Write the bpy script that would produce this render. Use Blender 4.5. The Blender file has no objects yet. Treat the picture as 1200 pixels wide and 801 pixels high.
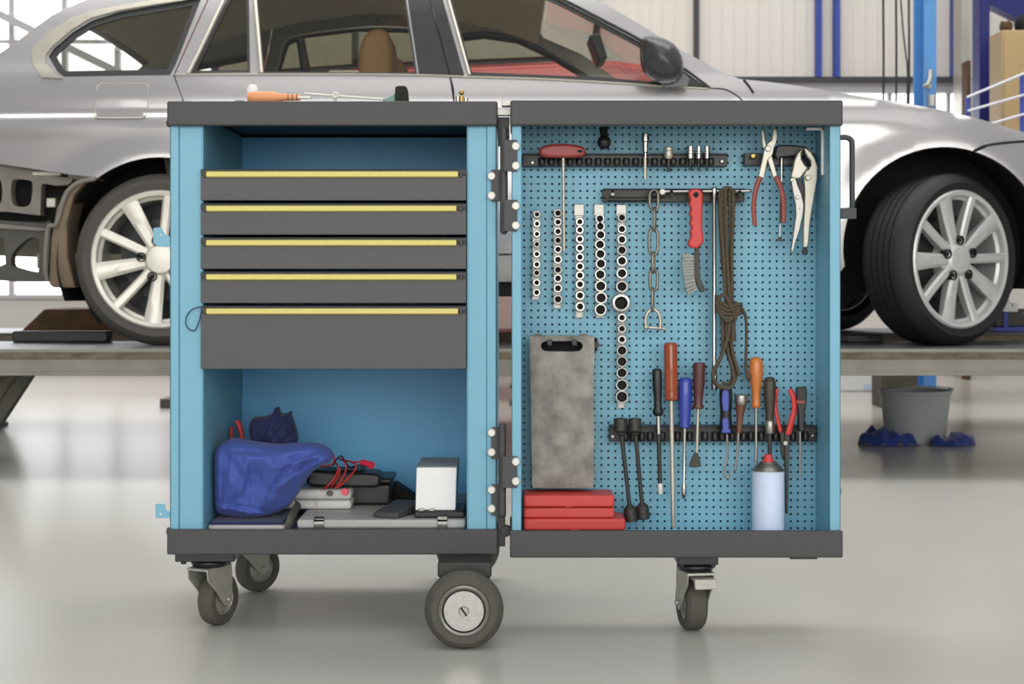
import bpy, bmesh, math, random
import numpy as np
from mathutils import Vector, Matrix, noise, geometry

random.seed(7)
SC = bpy.context.scene
COL = SC.collection
F = 1875.0      # focal length in pixels of a 1200 px wide frame
HZ = 325.0      # row of the horizon
CAMZ = 0.67     # eye height
PI = math.pi
R = math.radians

def PX(px, Y): return (px - 600.0) * Y / F
def PZ(py, Y): return CAMZ - (py - HZ) * Y / F
def P(px, py, Y): return Vector((PX(px, Y), Y, PZ(py, Y)))
def S(n, Y): return n * Y / F

# ------------------------------------------------------------------ materials
def lin(c):
    return tuple(((x / 255.0) / 12.92 if x / 255.0 <= 0.04045 else ((x / 255.0 + 0.055) / 1.055) ** 2.4) for x in c)

def mat(name, rgb, rough=0.5, metal=0.0, var=0.08, scale=25.0, bump=0.0, coat=0.0, rvar=0.08, emit=0.0,
        stretch=(1, 1, 1), spec=0.5, rgb2=None, sheen=0.0, detail=4.0, lo=0.15, hi=0.85):
    m = bpy.data.materials.new(name); m.use_nodes = True
    nt = m.node_tree; b = nt.nodes['Principled BSDF']
    c = lin(rgb)
    tc = nt.nodes.new('ShaderNodeTexCoord'); mp = nt.nodes.new('ShaderNodeMapping')
    mp.inputs['Scale'].default_value = stretch
    nt.links.new(tc.outputs['Object'], mp.inputs['Vector'])
    nz = nt.nodes.new('ShaderNodeTexNoise'); nz.inputs['Scale'].default_value = scale
    nz.inputs['Detail'].default_value = detail; nz.inputs['Roughness'].default_value = 0.6
    nt.links.new(mp.outputs['Vector'], nz.inputs['Vector'])
    rp = nt.nodes.new('ShaderNodeValToRGB')
    c2 = lin(rgb2) if rgb2 else tuple(x * (1 - 2 * var) for x in c)
    rp.color_ramp.elements[0].position = lo; rp.color_ramp.elements[1].position = hi
    rp.color_ramp.elements[0].color = (*c2, 1)
    rp.color_ramp.elements[1].color = (*(c if rgb2 else tuple(min(1, x * (1 + var)) for x in c)), 1)
    nt.links.new(nz.outputs['Fac'], rp.inputs['Fac'])
    nt.links.new(rp.outputs['Color'], b.inputs['Base Color'])
    mr = nt.nodes.new('ShaderNodeMapRange')
    mr.inputs['To Min'].default_value = max(0.0, rough - rvar); mr.inputs['To Max'].default_value = min(1.0, rough + rvar)
    nt.links.new(nz.outputs['Fac'], mr.inputs['Value']); nt.links.new(mr.outputs['Result'], b.inputs['Roughness'])
    b.inputs['Metallic'].default_value = metal
    b.inputs['Specular IOR Level'].default_value = spec
    if coat: b.inputs['Coat Weight'].default_value = coat; b.inputs['Coat Roughness'].default_value = 0.04
    if sheen: b.inputs['Sheen Weight'].default_value = sheen
    if bump:
        bp = nt.nodes.new('ShaderNodeBump'); bp.inputs['Strength'].default_value = bump; bp.inputs['Distance'].default_value = 0.002
        nt.links.new(nz.outputs['Fac'], bp.inputs['Height']); nt.links.new(bp.outputs['Normal'], b.inputs['Normal'])
    if emit:
        nt.links.new(rp.outputs['Color'], b.inputs['Emission Color']); b.inputs['Emission Strength'].default_value = emit
    return m

def glass_mat(name, tint, rough=0.0, ior=1.45):
    m = bpy.data.materials.new(name); m.use_nodes = True
    nt = m.node_tree; nt.nodes.clear()
    out = nt.nodes.new('ShaderNodeOutputMaterial'); mx = nt.nodes.new('ShaderNodeMixShader')
    lw = nt.nodes.new('ShaderNodeLayerWeight'); lw.inputs['Blend'].default_value = .5
    pw = nt.nodes.new('ShaderNodeMath'); pw.operation = 'POWER'; pw.inputs[1].default_value = 4.0
    fr = nt.nodes.new('ShaderNodeMapRange'); fr.inputs['To Min'].default_value = .045; fr.inputs['To Max'].default_value = .8
    nt.links.new(lw.outputs['Facing'], pw.inputs[0]); nt.links.new(pw.outputs[0], fr.inputs['Value'])
    tr = nt.nodes.new('ShaderNodeBsdfTransparent'); gl = nt.nodes.new('ShaderNodeBsdfGlossy')
    nz = nt.nodes.new('ShaderNodeTexNoise'); nz.inputs['Scale'].default_value = 3.0
    rp = nt.nodes.new('ShaderNodeValToRGB')
    c = lin(tint)
    rp.color_ramp.elements[0].color = (*(x * 0.93 for x in c), 1); rp.color_ramp.elements[1].color = (*c, 1)
    nt.links.new(nz.outputs['Fac'], rp.inputs['Fac']); nt.links.new(rp.outputs['Color'], tr.inputs['Color'])
    gl.inputs['Roughness'].default_value = rough
    nt.links.new(fr.outputs['Result'], mx.inputs['Fac']); nt.links.new(tr.outputs['BSDF'], mx.inputs[1])
    nt.links.new(gl.outputs['BSDF'], mx.inputs[2]); nt.links.new(mx.outputs['Shader'], out.inputs['Surface'])
    return m

# ------------------------------------------------------------------ mesh builder
class MB:
    def __init__(s): s.v = []; s.f = []; s.mi = []; s.m = 0
    def add(s, vs, fs):
        o = len(s.v); s.v.extend(Vector(v) for v in vs)
        for f in fs: s.f.append(tuple(i + o for i in f)); s.mi.append(s.m)
        return s
    def box(s, x0, x1, y0, y1, z0, z1):
        vs = [(x0, y0, z0), (x1, y0, z0), (x1, y1, z0), (x0, y1, z0), (x0, y0, z1), (x1, y0, z1), (x1, y1, z1), (x0, y1, z1)]
        return s.add(vs, [(0, 3, 2, 1), (4, 5, 6, 7), (0, 1, 5, 4), (1, 2, 6, 5), (2, 3, 7, 6), (3, 0, 4, 7)])
    def pbox(s, xa, xb, ya, yb, Y, y0, y1):      # a box whose front outline is given in picture units at depth Y
        return s.box(PX(xa, Y), PX(xb, Y), y0, y1, PZ(yb, Y), PZ(ya, Y))
    def lathe(s, prof, o, axis, seg=20, ref=None, arc=None):
        o = Vector(o); a = Vector(axis).normalized()
        u = Vector(ref) if ref is not None else (Vector((1, 0, 0)) if abs(a.x) < 0.9 else Vector((0, 0, 1)))
        u = (u - a * u.dot(a)).normalized(); w = a.cross(u)
        vs = []; idx = []
        for t, r in prof:
            if r <= 1e-7: idx.append([len(vs)]); vs.append(o + a * t)
            else:
                st = len(vs)
                for k in range(seg):
                    an = 2 * PI * k / seg
                    vs.append(o + a * t + (u * math.cos(an) + w * math.sin(an)) * r)
                idx.append(list(range(st, st + seg)))
        fs = []
        for A, B in zip(idx, idx[1:]):
            for k in range(seg):
                k2 = (k + 1) % seg
                if len(A) == 1 and len(B) == 1: continue
                if len(A) == 1: fs.append((A[0], B[k2], B[k]))
                elif len(B) == 1: fs.append((A[k], A[k2], B[0]))
                else: fs.append((A[k], A[k2], B[k2], B[k]))
        return s.add(vs, fs)
    def cyl(s, a, b, r0, r1=None, seg=16):
        a = Vector(a); b = Vector(b); L = (b - a).length
        r1 = r0 if r1 is None else r1
        return s.lathe([(0, 0), (0, r0), (L, r1), (L, 0)], a, b - a, seg)
    def tube(s, pts, r, seg=8, closed=False, flat=1.0):
        pts = [Vector(p) for p in pts]; n = len(pts)
        rs = r if hasattr(r, '__len__') else [r] * n
        T = []
        for i in range(n):
            if closed: t = pts[(i + 1) % n] - pts[i - 1]
            else: t = pts[min(i + 1, n - 1)] - pts[max(i - 1, 0)]
            T.append(t.normalized())
        u = T[0].orthogonal().normalized(); vs = []; rings = []
        for i in range(n):
            u = (u - T[i] * u.dot(T[i]));
            u = u.normalized() if u.length > 1e-6 else T[i].orthogonal().normalized()
            w = T[i].cross(u); rings.append(len(vs))
            for k in range(seg):
                an = 2 * PI * k / seg
                vs.append(pts[i] + (u * math.cos(an) + w * math.sin(an) * flat) * rs[i])
        fs = []
        for i in range(n if closed else n - 1):
            A = rings[i]; B = rings[(i + 1) % n]
            for k in range(seg): fs.append((A + k, A + (k + 1) % seg, B + (k + 1) % seg, B + k))
        if not closed:
            fs.append(tuple(rings[0] + k for k in reversed(range(seg)))); fs.append(tuple(rings[-1] + k for k in range(seg)))
        return s.add(vs, fs)
    def prism(s, poly, vec):
        n = len(poly); vec = Vector(vec); poly = [Vector(p) for p in poly]
        vs = poly + [p + vec for p in poly]
        fs = [tuple(range(n)), tuple(range(2 * n - 1, n - 1, -1))] + [(i, i + n, (i + 1) % n + n, (i + 1) % n) for i in range(n)]
        return s.add(vs, fs)
    def pprism(s, poly, Y, y0, y1):              # outline in picture units at depth Y, thickness y0..y1
        return s.prism([Vector((PX(a, Y), y0, PZ(b, Y))) for a, b in poly], (0, y1 - y0, 0))
    def ball(s, c, r, seg=16, rings=10, sc=(1, 1, 1)):
        c = Vector(c); st = len(s.v)
        s.lathe([(-r * math.cos(PI * i / rings), max(0, r * math.sin(PI * i / rings)) if 0 < i < rings else 0) for i in range(rings + 1)], c, (0, 0, 1), seg)
        for i in range(st, len(s.v)):
            d = s.v[i] - c; s.v[i] = c + Vector((d.x * sc[0], d.y * sc[1], d.z * sc[2]))
        return s
    def torus(s, c, axis, Rr, r, seg=28, sr=10):
        c = Vector(c); a = Vector(axis).normalized(); u = a.orthogonal().normalized(); w = a.cross(u)
        return s.tube([c + (u * math.cos(2 * PI * k / seg) + w * math.sin(2 * PI * k / seg)) * Rr for k in range(seg)], r, sr, True)
    def xform(s, M, start=0):
        for i in range(start, len(s.v)): s.v[i] = M @ s.v[i]
        return s

def catmull(pts, n=8, closed=False):
    pts = [Vector(p) for p in pts]; out = []; N = len(pts)
    for i in range(N if closed else N - 1):
        p0 = pts[i - 1] if (closed or i > 0) else pts[0]; p1 = pts[i]; p2 = pts[(i + 1) % N]
        p3 = pts[(i + 2) % N] if closed else pts[min(i + 2, N - 1)]
        for k in range(n):
            t = k / n
            out.append(0.5 * ((2 * p1) + (p2 - p0) * t + (2 * p0 - 5 * p1 + 4 * p2 - p3) * t * t + (3 * p1 - p0 - 3 * p2 + p3) * t ** 3))
    if not closed: out.append(pts[-1])
    return out

def smooth2(poly, n=5):
    return [(v.x, v.y) for v in catmull([Vector((a, b, 0)) for a, b in poly], n, True)]

# ------------------------------------------------------------------ objects
def W(o):
    B = Matrix.LocRotScale(o.location, o.rotation_euler, o.scale)
    return W(o.parent) @ o.matrix_parent_inverse @ B if o.parent else B

def parent_to(o, p):
    w = W(p); o.parent = p; o.matrix_parent_inverse = w.inverted()

def tag(o, label=None, cat=None, group=None, kind=None):
    if label: o['label'] = label
    if cat: o['category'] = cat
    if group: o['group'] = group
    if kind: o['kind'] = kind
    return o

def thing(name, label, cat, loc=(0, 0, 0), group=None):
    o = bpy.data.objects.new(name, None); COL.objects.link(o)
    o.empty_display_size = 0.05; o.location = loc
    return tag(o, label, cat, group)

def obj(name, mb, m, parent=None, bevel=0.0, ang=35, seg=2, label=None, clean=True):
    me = bpy.data.meshes.new(name)
    me.from_pydata([tuple(v) for v in mb.v], [], mb.f)
    ms = m if isinstance(m, (list, tuple)) else [m]
    for x in ms: me.materials.append(x)
    me.polygons.foreach_set('material_index', mb.mi)
    if clean:
        bm = bmesh.new(); bm.from_mesh(me); bmesh.ops.recalc_face_normals(bm, faces=bm.faces); bm.to_mesh(me); bm.free()
    me.polygons.foreach_set('use_smooth', [True] * len(me.polygons))
    me.set_sharp_from_angle(angle=R(ang)); me.update()
    o = bpy.data.objects.new(name, me); COL.objects.link(o)
    if bevel:
        md = o.modifiers.new('edge', 'BEVEL'); md.width = bevel; md.segments = seg; md.limit_method = 'ANGLE'; md.angle_limit = R(40)
        md.harden_normals = False
    if parent is not None: parent_to(o, parent)
    if label: o['label'] = label
    return o

def base_of(mb):
    a = np.array([tuple(v) for v in mb.v]); lo = a.min(0); hi = a.max(0)
    return ((lo[0] + hi[0]) / 2, (lo[1] + hi[1]) / 2, lo[2])

def single(name, mb, m, label, cat, group=None, bevel=0.0, ang=35, kind=None, seg=2, clean=True):
    """a thing that is one mesh, its origin at its base"""
    b = Vector(base_of(mb)); mb.v = [v - b for v in mb.v]
    o = obj(name, mb, m, None, bevel, ang, seg, clean=clean); o.location = b
    return tag(o, label, cat, group, kind)

def copy_tree(o, parent=None):
    c = o.copy(); COL.objects.link(c)
    if parent is not None:
        c.parent = parent; c.matrix_parent_inverse = o.matrix_parent_inverse.copy()
    for ch in list(o.children): copy_tree(ch, c)
    return c

# ------------------------------------------------------------------ filled outlines
def _inside(P2, poly):
    x, y = P2[:, 0], P2[:, 1]; c = np.zeros(len(P2), bool); n = len(poly)
    for i in range(n):
        x1, y1 = poly[i]; x2, y2 = poly[(i + 1) % n]
        if y1 == y2: continue
        k = ((y1 > y) != (y2 > y)) & (x < (x2 - x1) * (y - y1) / (y2 - y1) + x1); c ^= k
    return c

def _dist(P2, poly):
    d = np.full(len(P2), 1e9); n = len(poly)
    for i in range(n):
        a = np.array(poly[i]); b = np.array(poly[(i + 1) % n]); ab = b - a; L = max((ab * ab).sum(), 1e-12)
        t = np.clip(((P2 - a) @ ab) / L, 0, 1); q = a + t[:, None] * ab
        d = np.minimum(d, np.hypot(P2[:, 0] - q[:, 0], P2[:, 1] - q[:, 1]))
    return d

def _dens(poly, step):
    out = []; n = len(poly)
    for i in range(n):
        a = poly[i]; b = poly[(i + 1) % n]; k = max(1, int(math.ceil(math.hypot(b[0] - a[0], b[1] - a[1]) / step)))
        for j in range(k): out.append((a[0] + (b[0] - a[0]) * j / k, a[1] + (b[1] - a[1]) * j / k))
    return out

def fill2d(outline, holes=(), step=0.03):
    loops = [_dens(outline, step)] + [_dens(h, step) for h in holes]
    vs = []; es = []
    for L in loops:
        st = len(vs); vs += L; es += [(st + i, st + (i + 1) % len(L)) for i in range(len(L))]
    a = np.array(loops[0]); lo = a.min(0); hi = a.max(0)
    gx, gy = np.meshgrid(np.arange(lo[0] + step * .37, hi[0], step), np.arange(lo[1] + step * .41, hi[1], step * .87))
    gx[1::2] += step * .5
    g = np.stack([gx.ravel(), gy.ravel()], 1)
    k = _inside(g, loops[0]); d = _dist(g, loops[0])
    for L in loops[1:]: k &= ~_inside(g, L); d = np.minimum(d, _dist(g, L))
    g = g[k & (d > step * .55)]
    vs += [tuple(p) for p in g]
    v2, e2, f2, *_ = geometry.delaunay_2d_cdt([Vector(v) for v in vs], es, [], 0, 1e-6)
    A = np.array([(v.x, v.y) for v in v2]); Fc = np.array([tuple(f) for f in f2])
    cen = A[Fc].mean(1); k = _inside(cen, loops[0])
    for L in loops[1:]: k &= ~_inside(cen, L)
    Fc = Fc[k]
    dist = _dist(A, loops[0])
    for L in loops[1:]: dist = np.minimum(dist, _dist(A, L))
    return A, Fc, dist

def boundary(Fc):
    cnt = {}
    for f in Fc:
        for i in range(3):
            e = (int(f[i]), int(f[(i + 1) % 3])); k = (min(e), max(e)); cnt.setdefault(k, []).append(e)
    return [v[0] for v in cnt.values() if len(v) == 1]

def inflate(poly, dm, step, fn_front, fn_back):
    """closed pillow-like mesh over a 2D outline; fn(u, v, k) -> 3D, k from 0 at the rim to 1 inside"""
    A, Fc, d = fill2d(poly, (), step)
    k = np.sqrt(np.clip(1 - (1 - np.minimum(d / dm, 1)) ** 2, 0, 1)); k[d < 1e-5] = 0
    n = len(A); vs = [fn_front(u, v, kk) for (u, v), kk in zip(A, k)]
    mapb = {}
    for i in range(n):
        if d[i] < 1e-5: mapb[i] = i
        else: mapb[i] = len(vs); vs.append(fn_back(A[i][0], A[i][1], k[i]))
    fs = [tuple(int(i) for i in f) for f in Fc] + [tuple(mapb[int(i)] for i in reversed(f)) for f in Fc]
    mb = MB(); mb.add(vs, fs); return mb

def fold(x, y, z=0.0, s=1.0):
    """ridged folds of cloth, about -1..1"""
    v = noise.noise(Vector((x * s, y * s * .55, z))); w = noise.noise(Vector((x * s * 2.3 + 7, y * s * 1.1, z + 3)))
    return (1 - 2 * abs(v) * 2) * .6 + (1 - 4 * abs(w)) * .4
# ================================================================== materials
M = {}
M['floor'] = mat('grey epoxy floor', (197, 194, 186), .23, var=.02, scale=.9, rvar=.02, detail=1)
M['blue'] = mat('blue enamel', (115, 172, 194), .42, var=.03, scale=30)
M['blue_bounce'] = mat('blue enamel with bounce light', (100, 176, 222), .45, var=.03, scale=14)  # shell enamel made lighter and more saturated: interior bounce light put into the colour
M['plastic'] = mat('charcoal plastic', (66, 66, 67), .55, var=.08, scale=60, bump=.05)
M['drawer'] = mat('charcoal drawer enamel', (76, 76, 77), .5, var=.1, scale=14, bump=.03)
M['black'] = mat('black plastic', (28, 28, 29), .4, var=.1, scale=60)
M['matblack'] = mat('matt black', (16, 16, 16), .8, var=.15, scale=40)
M['yellow'] = mat('yellow strip', (214, 202, 112), .45, var=.06, scale=90)
M['chrome'] = mat('chrome', (176, 174, 168), .22, 1.0, var=.06, scale=120)
M['satin'] = mat('satin steel', (160, 158, 152), .34, .9, var=.1, scale=90)
M['zinc'] = mat('galvanised steel', (184, 182, 172), .42, .6, var=.12, scale=60)
M['darksteel'] = mat('dark steel', (66, 64, 60), .5, .5, var=.15, scale=80)
M['bolt'] = mat('pale bolt heads', (222, 220, 210), .4, .1, var=.05, scale=150)
M['rubber'] = mat('grey black rubber', (82, 79, 72), .75, var=.12, scale=60)
M['tyre'] = mat('car tyre rubber', (24, 23, 23), .62, var=.12, scale=18)
M['tyre_worn'] = mat('dusty car tyre rubber', (84, 80, 75), .8, var=.1, scale=18)
M['hubdisc'] = mat('scratched hub disc', (175, 173, 168), .42, .85, var=.12, scale=140, bump=.1)
M['red_plastic'] = mat('red plastic', (200, 58, 54), .45, var=.05, scale=40)
M['red_box'] = mat('red box enamel', (196, 62, 54), .45, var=.06, scale=40)
M['brick_red'] = mat('faded red grip', (150, 78, 66), .55, var=.08, scale=60)
M['handle_red'] = mat('dark red handle', (150, 54, 50), .4, var=.08, scale=60)
M['orange'] = mat('amber handle', (150, 68, 34), .22, var=.12, scale=60, coat=.6, stretch=(1, 1, .3))
M['wood_orange'] = mat('orange varnished wood', (196, 112, 48), .35, var=.1, scale=60, coat=.3, stretch=(3, 3, .5))
M['wood_dark'] = mat('dark worn wood', (104, 62, 42), .4, var=.2, scale=60, coat=.2, stretch=(3, 3, .5))
M['wood_pale'] = mat('pale orange wood', (232, 158, 104), .45, var=.08, scale=60, stretch=(.5, 3, 3))
M['blue_handle'] = mat('blue handle', (44, 64, 156), .3, var=.06, scale=60, coat=.3)
M['maroon'] = mat('maroon handle', (84, 44, 44), .4, var=.1, scale=60)
M['olive_handle'] = mat('dark olive handle', (62, 56, 44), .45, var=.15, scale=60)
M['steel_pale'] = mat('pale worn steel', (188, 184, 170), .4, .65, var=.08, scale=80)
M['chain'] = mat('dull chain steel', (142, 138, 126), .45, .75, var=.15, scale=120)
M['rope'] = mat('brown black rope', (86, 76, 60), .85, var=.25, scale=500, bump=.4)
M['case_grey'] = mat('worn grey case', (158, 154, 144), .6, var=.0, scale=22, rgb2=(92, 89, 84), bump=.1, detail=9, lo=.3, hi=.7)
M['bristle'] = mat('grey wire bristles', (150, 147, 138), .55, .4, var=.3, scale=300, stretch=(.2, 1, 3))
M['can'] = mat('pale blue can', (206, 220, 242), .35, var=.04, scale=60)
M['bag'] = mat('blue cloth', (64, 86, 164), .75, var=.1, scale=16, sheen=.1, bump=.05)
M['navy'] = mat('navy cloth', (34, 42, 88), .8, var=.15, scale=30, sheen=.1)
M['rag'] = mat('blue rag', (36, 62, 140), .8, var=.2, scale=12, sheen=.3)
M['grey_case'] = mat('light grey case', (176, 176, 172), .45, var=.04, scale=40)
M['white_case'] = mat('off white case', (205, 204, 198), .45, var=.04, scale=40)
M['card'] = mat('white card', (236, 236, 234), .55, var=.02, scale=40)
M['card_grey'] = mat('grey card', (168, 168, 170), .5, var=.03, scale=40)
M['cable_red'] = mat('red cable', (190, 30, 30), .4, var=.05)
M['pink'] = mat('pink red plug', (226, 50, 80), .4, var=.05)
M['teal'] = mat('teal plastic', (110, 150, 140), .45, var=.08, scale=60)
M['dkgreen'] = mat('dark green bristles', (34, 40, 26), .85, var=.2, scale=200)
M['brass'] = mat('brass', (190, 160, 90), .35, .9, var=.1)
M['paint'] = mat('silver car paint', (175, 172, 171), .27, .6, var=.012, scale=2.0, coat=1.0, rvar=.02)
M['paint_trim'] = mat('car trim bright', (196, 190, 176), .3, .8, var=.02, scale=30)
M['seal'] = mat('black window seal', (42, 42, 40), .5, var=.1)
M['pillar'] = mat('black pillar trim', (36, 36, 38), .3, var=.1, coat=.4)
M['mirror_grey'] = mat('dark grey mirror shell', (58, 58, 60), .28, var=.1, scale=40, coat=.15)
M['liner'] = mat('wheel arch liner', (22, 21, 20), .85, var=.2)
M['mudbrown'] = mat('dusty brown inner wing', (138, 120, 100), .75, var=.18, scale=14)
M['carrier'] = mat('dusty plastic bumper carrier', (134, 129, 119), .6, var=.16, scale=22)
M['carrier_dark'] = mat('dark plastic bumper carrier', (84, 81, 75), .6, var=.2, scale=22)
M['rim_cream'] = mat('pale alloy', (222, 218, 206), .35, .35, var=.05, scale=30)
M['rim'] = mat('silver alloy', (208, 207, 204), .35, .35, var=.05, scale=30)
M['glass_car'] = glass_mat('car glass', (236, 238, 232))
M['glass_dark'] = glass_mat('dark car glass', (222, 223, 212))
M['headliner'] = mat('grey headliner', (225, 221, 205), .85, var=.05)
M['interior'] = mat('dark car interior', (150, 146, 128), .8, var=.1)
M['tan'] = mat('tan leather', (176, 134, 86), .55, var=.06)
M['red_paint'] = mat('red car paint', (206, 42, 34), .3, var=.02, coat=1)
M['lift'] = mat('worn grey lift steel', (140, 137, 126), .55, .2, var=.16, scale=9, bump=.1, detail=9)
M['lift_dirt'] = mat('dirty lift strip', (140, 128, 108), .8, var=.0, rgb2=(56, 46, 34), scale=16, stretch=(1, 1, 2.5), detail=9)
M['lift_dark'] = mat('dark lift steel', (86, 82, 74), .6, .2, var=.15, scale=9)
M['lift_top'] = mat('runway top plate', (120, 120, 120), .4, .5, var=.15, scale=9)
M['bucket'] = mat('grey bucket plastic', (196, 199, 199), .4, var=.05, scale=20)
M['wall_white'] = mat('white cladding', (220, 216, 207), .6, var=.015, scale=3)
M['wall_grey'] = mat('grey sill wall', (192, 190, 184), .65, var=.03, scale=3)
M['frame_grey'] = mat('window frame grey', (176, 176, 178), .5, var=.03)
M['post_blue'] = mat('blue steel post', (40, 66, 160), .45, var=.06)
M['col_blue'] = mat('light blue column', (84, 146, 208), .45, var=.08, scale=12)
M['col_navy'] = mat('navy steel', (16, 26, 110), .45, var=.06)
M['dark_line'] = mat('dark seam', (60, 62, 66), .6)
M['beige'] = mat('beige locker enamel', (180, 154, 108), .5, var=.03)
M['brown'] = mat('brown clutter', (92, 66, 40), .8, var=.3, scale=14)
M['white_paint'] = mat('white tube paint', (226, 228, 236), .4, var=.03)
M['sky_pane'] = mat('daylight pane', (250, 252, 255), .2, var=.01, scale=1, emit=2.2)
M['wall_far'] = mat('pale far wall', (232, 228, 216), .6, var=.02)

# ================================================================== the hall
BW = 11.0
def struct(name, mb, m, parent=None, bevel=0.0):
    o = obj(name, mb, m, parent, bevel)
    if parent is None: o['kind'] = 'structure'
    return o

b = MB(); b.box(-9, 9, -6, 13, -.08, 0); struct('floor', b, M['floor'])

# back wall: white cladding on the right with a long low window, glazing on the left
xs = PX(560, BW)          # where glazing gives way to cladding (hidden behind the car)
zs = PZ(92, BW)           # underside of the cladding, top of the strip window
zb = PZ(166, BW)          # sill of the strip window
b = MB()
b.box(xs, 7, BW, BW + .15, zs, 6.0)
b.box(xs, 7, BW, BW + .15, 0, zb)
b.box(-7, xs, BW, BW + .15, 0, PZ(346, BW))
b.box(-7, xs, BW, BW + .15, 4.6, 6.0)
struct('wall_back', b, M['wall_white'])
b = MB()
b.box(-7, xs, BW - .03, BW + .02, PZ(349, BW), PZ(345, BW))
struct('trim_1', b, M['frame_grey'])
b = MB(); b.box(-7, xs, BW - .012, BW, .0, PZ(352, BW)); struct('trim_2', b, M['wall_grey'])
for px in (700, 815.5):
    b = MB(); b.box(PX(px - 3, BW), PX(px + 3, BW), BW - .05, BW, zs, 6); struct('trim_3', b, M['dark_line'])
b = MB()
for px in range(720, 1130, 14):
    b.box(PX(px, BW) - .004, PX(px, BW) + .004, BW - .006, BW, zs, 6)
struct('trim_4', b, M['wall_white'])
for px in (957.5, 978.5, 1116):
    b = MB(); b.box(PX(px - 3.2, BW), PX(px + 3.2, BW), BW - .08, BW - .001, zs, 6); struct('trim_5', b, M['post_blue'], bevel=.004)
b = MB(); b.box(xs, PX(1124, BW), BW - .07, BW + .02, zs - .03, zs + .005); struct('trim_6', b, M['dark_line'])
b = MB(); b.box(xs, PX(1124, BW), BW - .03, BW + .02, zs - .1, zs - .03); struct('trim_7', b, M['frame_grey'])
b = MB(); b.box(PX(1121, BW), PX(1127, BW), BW - .1, BW, 0, 6); struct('trim_8', b, M['dark_line'])
# strip window
w = struct('window_1', MB().box(xs, PX(1121, BW), BW + .05, BW + .07, zb, zs - .1), M['sky_pane'])
b = MB()
for px in (700, 762, 830, 900, 968, 1043, 1112):
    b.box(PX(px - 2, BW), PX(px + 2, BW), BW + .0, BW + .05, zb, zs - .1)
obj('window_frame', b, M['frame_grey'], w)
# big glazing at the left with a diagonal brace
gz0 = PZ(346, BW)
w = struct('window_2', MB().box(-7, xs, BW + .06, BW + .08, gz0, 4.6), M['sky_pane'])
b = MB()
x = 13.0 - 62 * 6
while x < 560:
    b.box(PX(x - 3, BW), PX(x + 3, BW), BW, BW + .06, gz0, 4.6)
    x += 62
for py in (48, 330 - 200, 250, -60, -180):
    b.box(-7, xs, BW + .02, BW + .06, PZ(py + 2, BW), PZ(py - 2, BW))
obj('window_frame', b, M['frame_grey'], w)
b = MB()
p0 = P(-260, -110, BW - .1); p1 = P(420, 222, BW - .1)
d = (p1 - p0).normalized(); nrm = Vector((-d.z, 0, d.x)) * .026
b.prism([p0 + nrm, p1 + nrm, p1 - nrm, p0 - nrm], (0, .06, 0))
struct('trim_9', b, M['frame_grey'])

# light blue hall column with a hook bracket
YC = 8.6
t = tag(bpy.data.objects.new('pillar', None), None, None, None, 'structure'); COL.objects.link(t); t.location = (PX(1090, YC), YC, 0)
b = MB(); xa, xb = PX(1083, YC), PX(1097.5, YC)
b.box(xa, xb, YC, YC + .012, 0, 5.5); b.box(xa, xb, YC + .22, YC + .235, 0, 5.5); b.box(xb - .014, xb - .002, YC + .012, YC + .22, 0, 5.5)
obj('column', b, M['col_blue'], t, .002)
b = MB(); b.box(xa - .05, xb + .05, YC - .05, YC + .285, 0, .015); obj('base_plate', b, M['col_blue'], t)
b = MB(); b.tube(catmull([P(1091, 82, YC - .02), P(1090, 92, YC - .03), P(1087, 99, YC - .05), P(1083, 101, YC - .03)], 5), .012, 8)
b.box(PX(1085, YC), PX(1089, YC), YC - .04, YC, PZ(104, YC), PZ(97, YC)); obj('hook', b, M['zinc'], t, label='grey steel hook')
b = MB(); b.box(PX(1087, YC), PX(1093, YC), YC - .05, YC - .001, PZ(126, YC), PZ(112, YC)); obj('switch_box', b, M['zinc'], t, .004, label='grey switch box')

# hanging cables
for px, dy, lab in ((1035, 0, 'black cable hanging straight down, farthest from the light blue column'),
                    (1050, .1, 'black cable hanging straight down, middle one of the three beside the blue column'),
                    (1065, .2, 'black cable hanging straight down, closest to the light blue column')):
    Yh = 8.9 + dy
    b = MB(); pts = [P(px, -300, Yh), P(px + .3, -150, Yh), P(px, 0, Yh), P(px + .4, 60, Yh), P(px, 150, Yh)]
    b.tube(catmull(pts, 4), .0065, 8)
    single('hanging_cable', b, M['black'], lab, 'cable', 'cables hanging by the blue column')
b = MB(); b.tube(catmull([P(1050, -300, 9.3), P(1053, -60, 9.3), P(1057, 20, 9.3), P(1061, 60, 9.3), P(1063.5, 85, 9.3), P(1062, 150, 9.3)], 5), .005, 8)
single('hanging_cable', b, M['black'], 'thin slanting cable crossing behind the straight hanging cables', 'cable')

# right-hand bay: navy steel frame, raised platform, railing, beige locker
b = MB(); b.box(PX(1148, 9.3), PX(1160, 9.3), 9.3, 9.45, PZ(205, 8.6) + .0005, 5.6); struct('column_1', b, M['col_navy'], bevel=.004)
b = MB(); a0 = P(1158, -8, 9.62); a1 = P(1260, 40, 9.62)
d = (a1 - a0).normalized(); nrm = Vector((-d.z, 0, d.x)) * .06
b.prism([a0 + nrm, a1 + nrm, a1 - nrm, a0 - nrm], (0, .12, 0)); struct('beam_1', b, M['col_navy'])
b = MB(); b.box(PX(1127, 10.6), PX(1135, 10.6), 10.6, 10.8, 0, 5.6); struct('trim_10', b, M['zinc'])
b = MB(); b.box(PX(1131, 10.5), PX(1135, 10.5), 10.45, 10.58, 0, PZ(72, 10.5)); struct('trim_11', b, M['brown'])
zp = PZ(205, 8.6)
b = MB(); b.box(PX(1132, 8.0), PX(1400, 8.0), 8.0, 9.5, zp - .12, zp)
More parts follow.
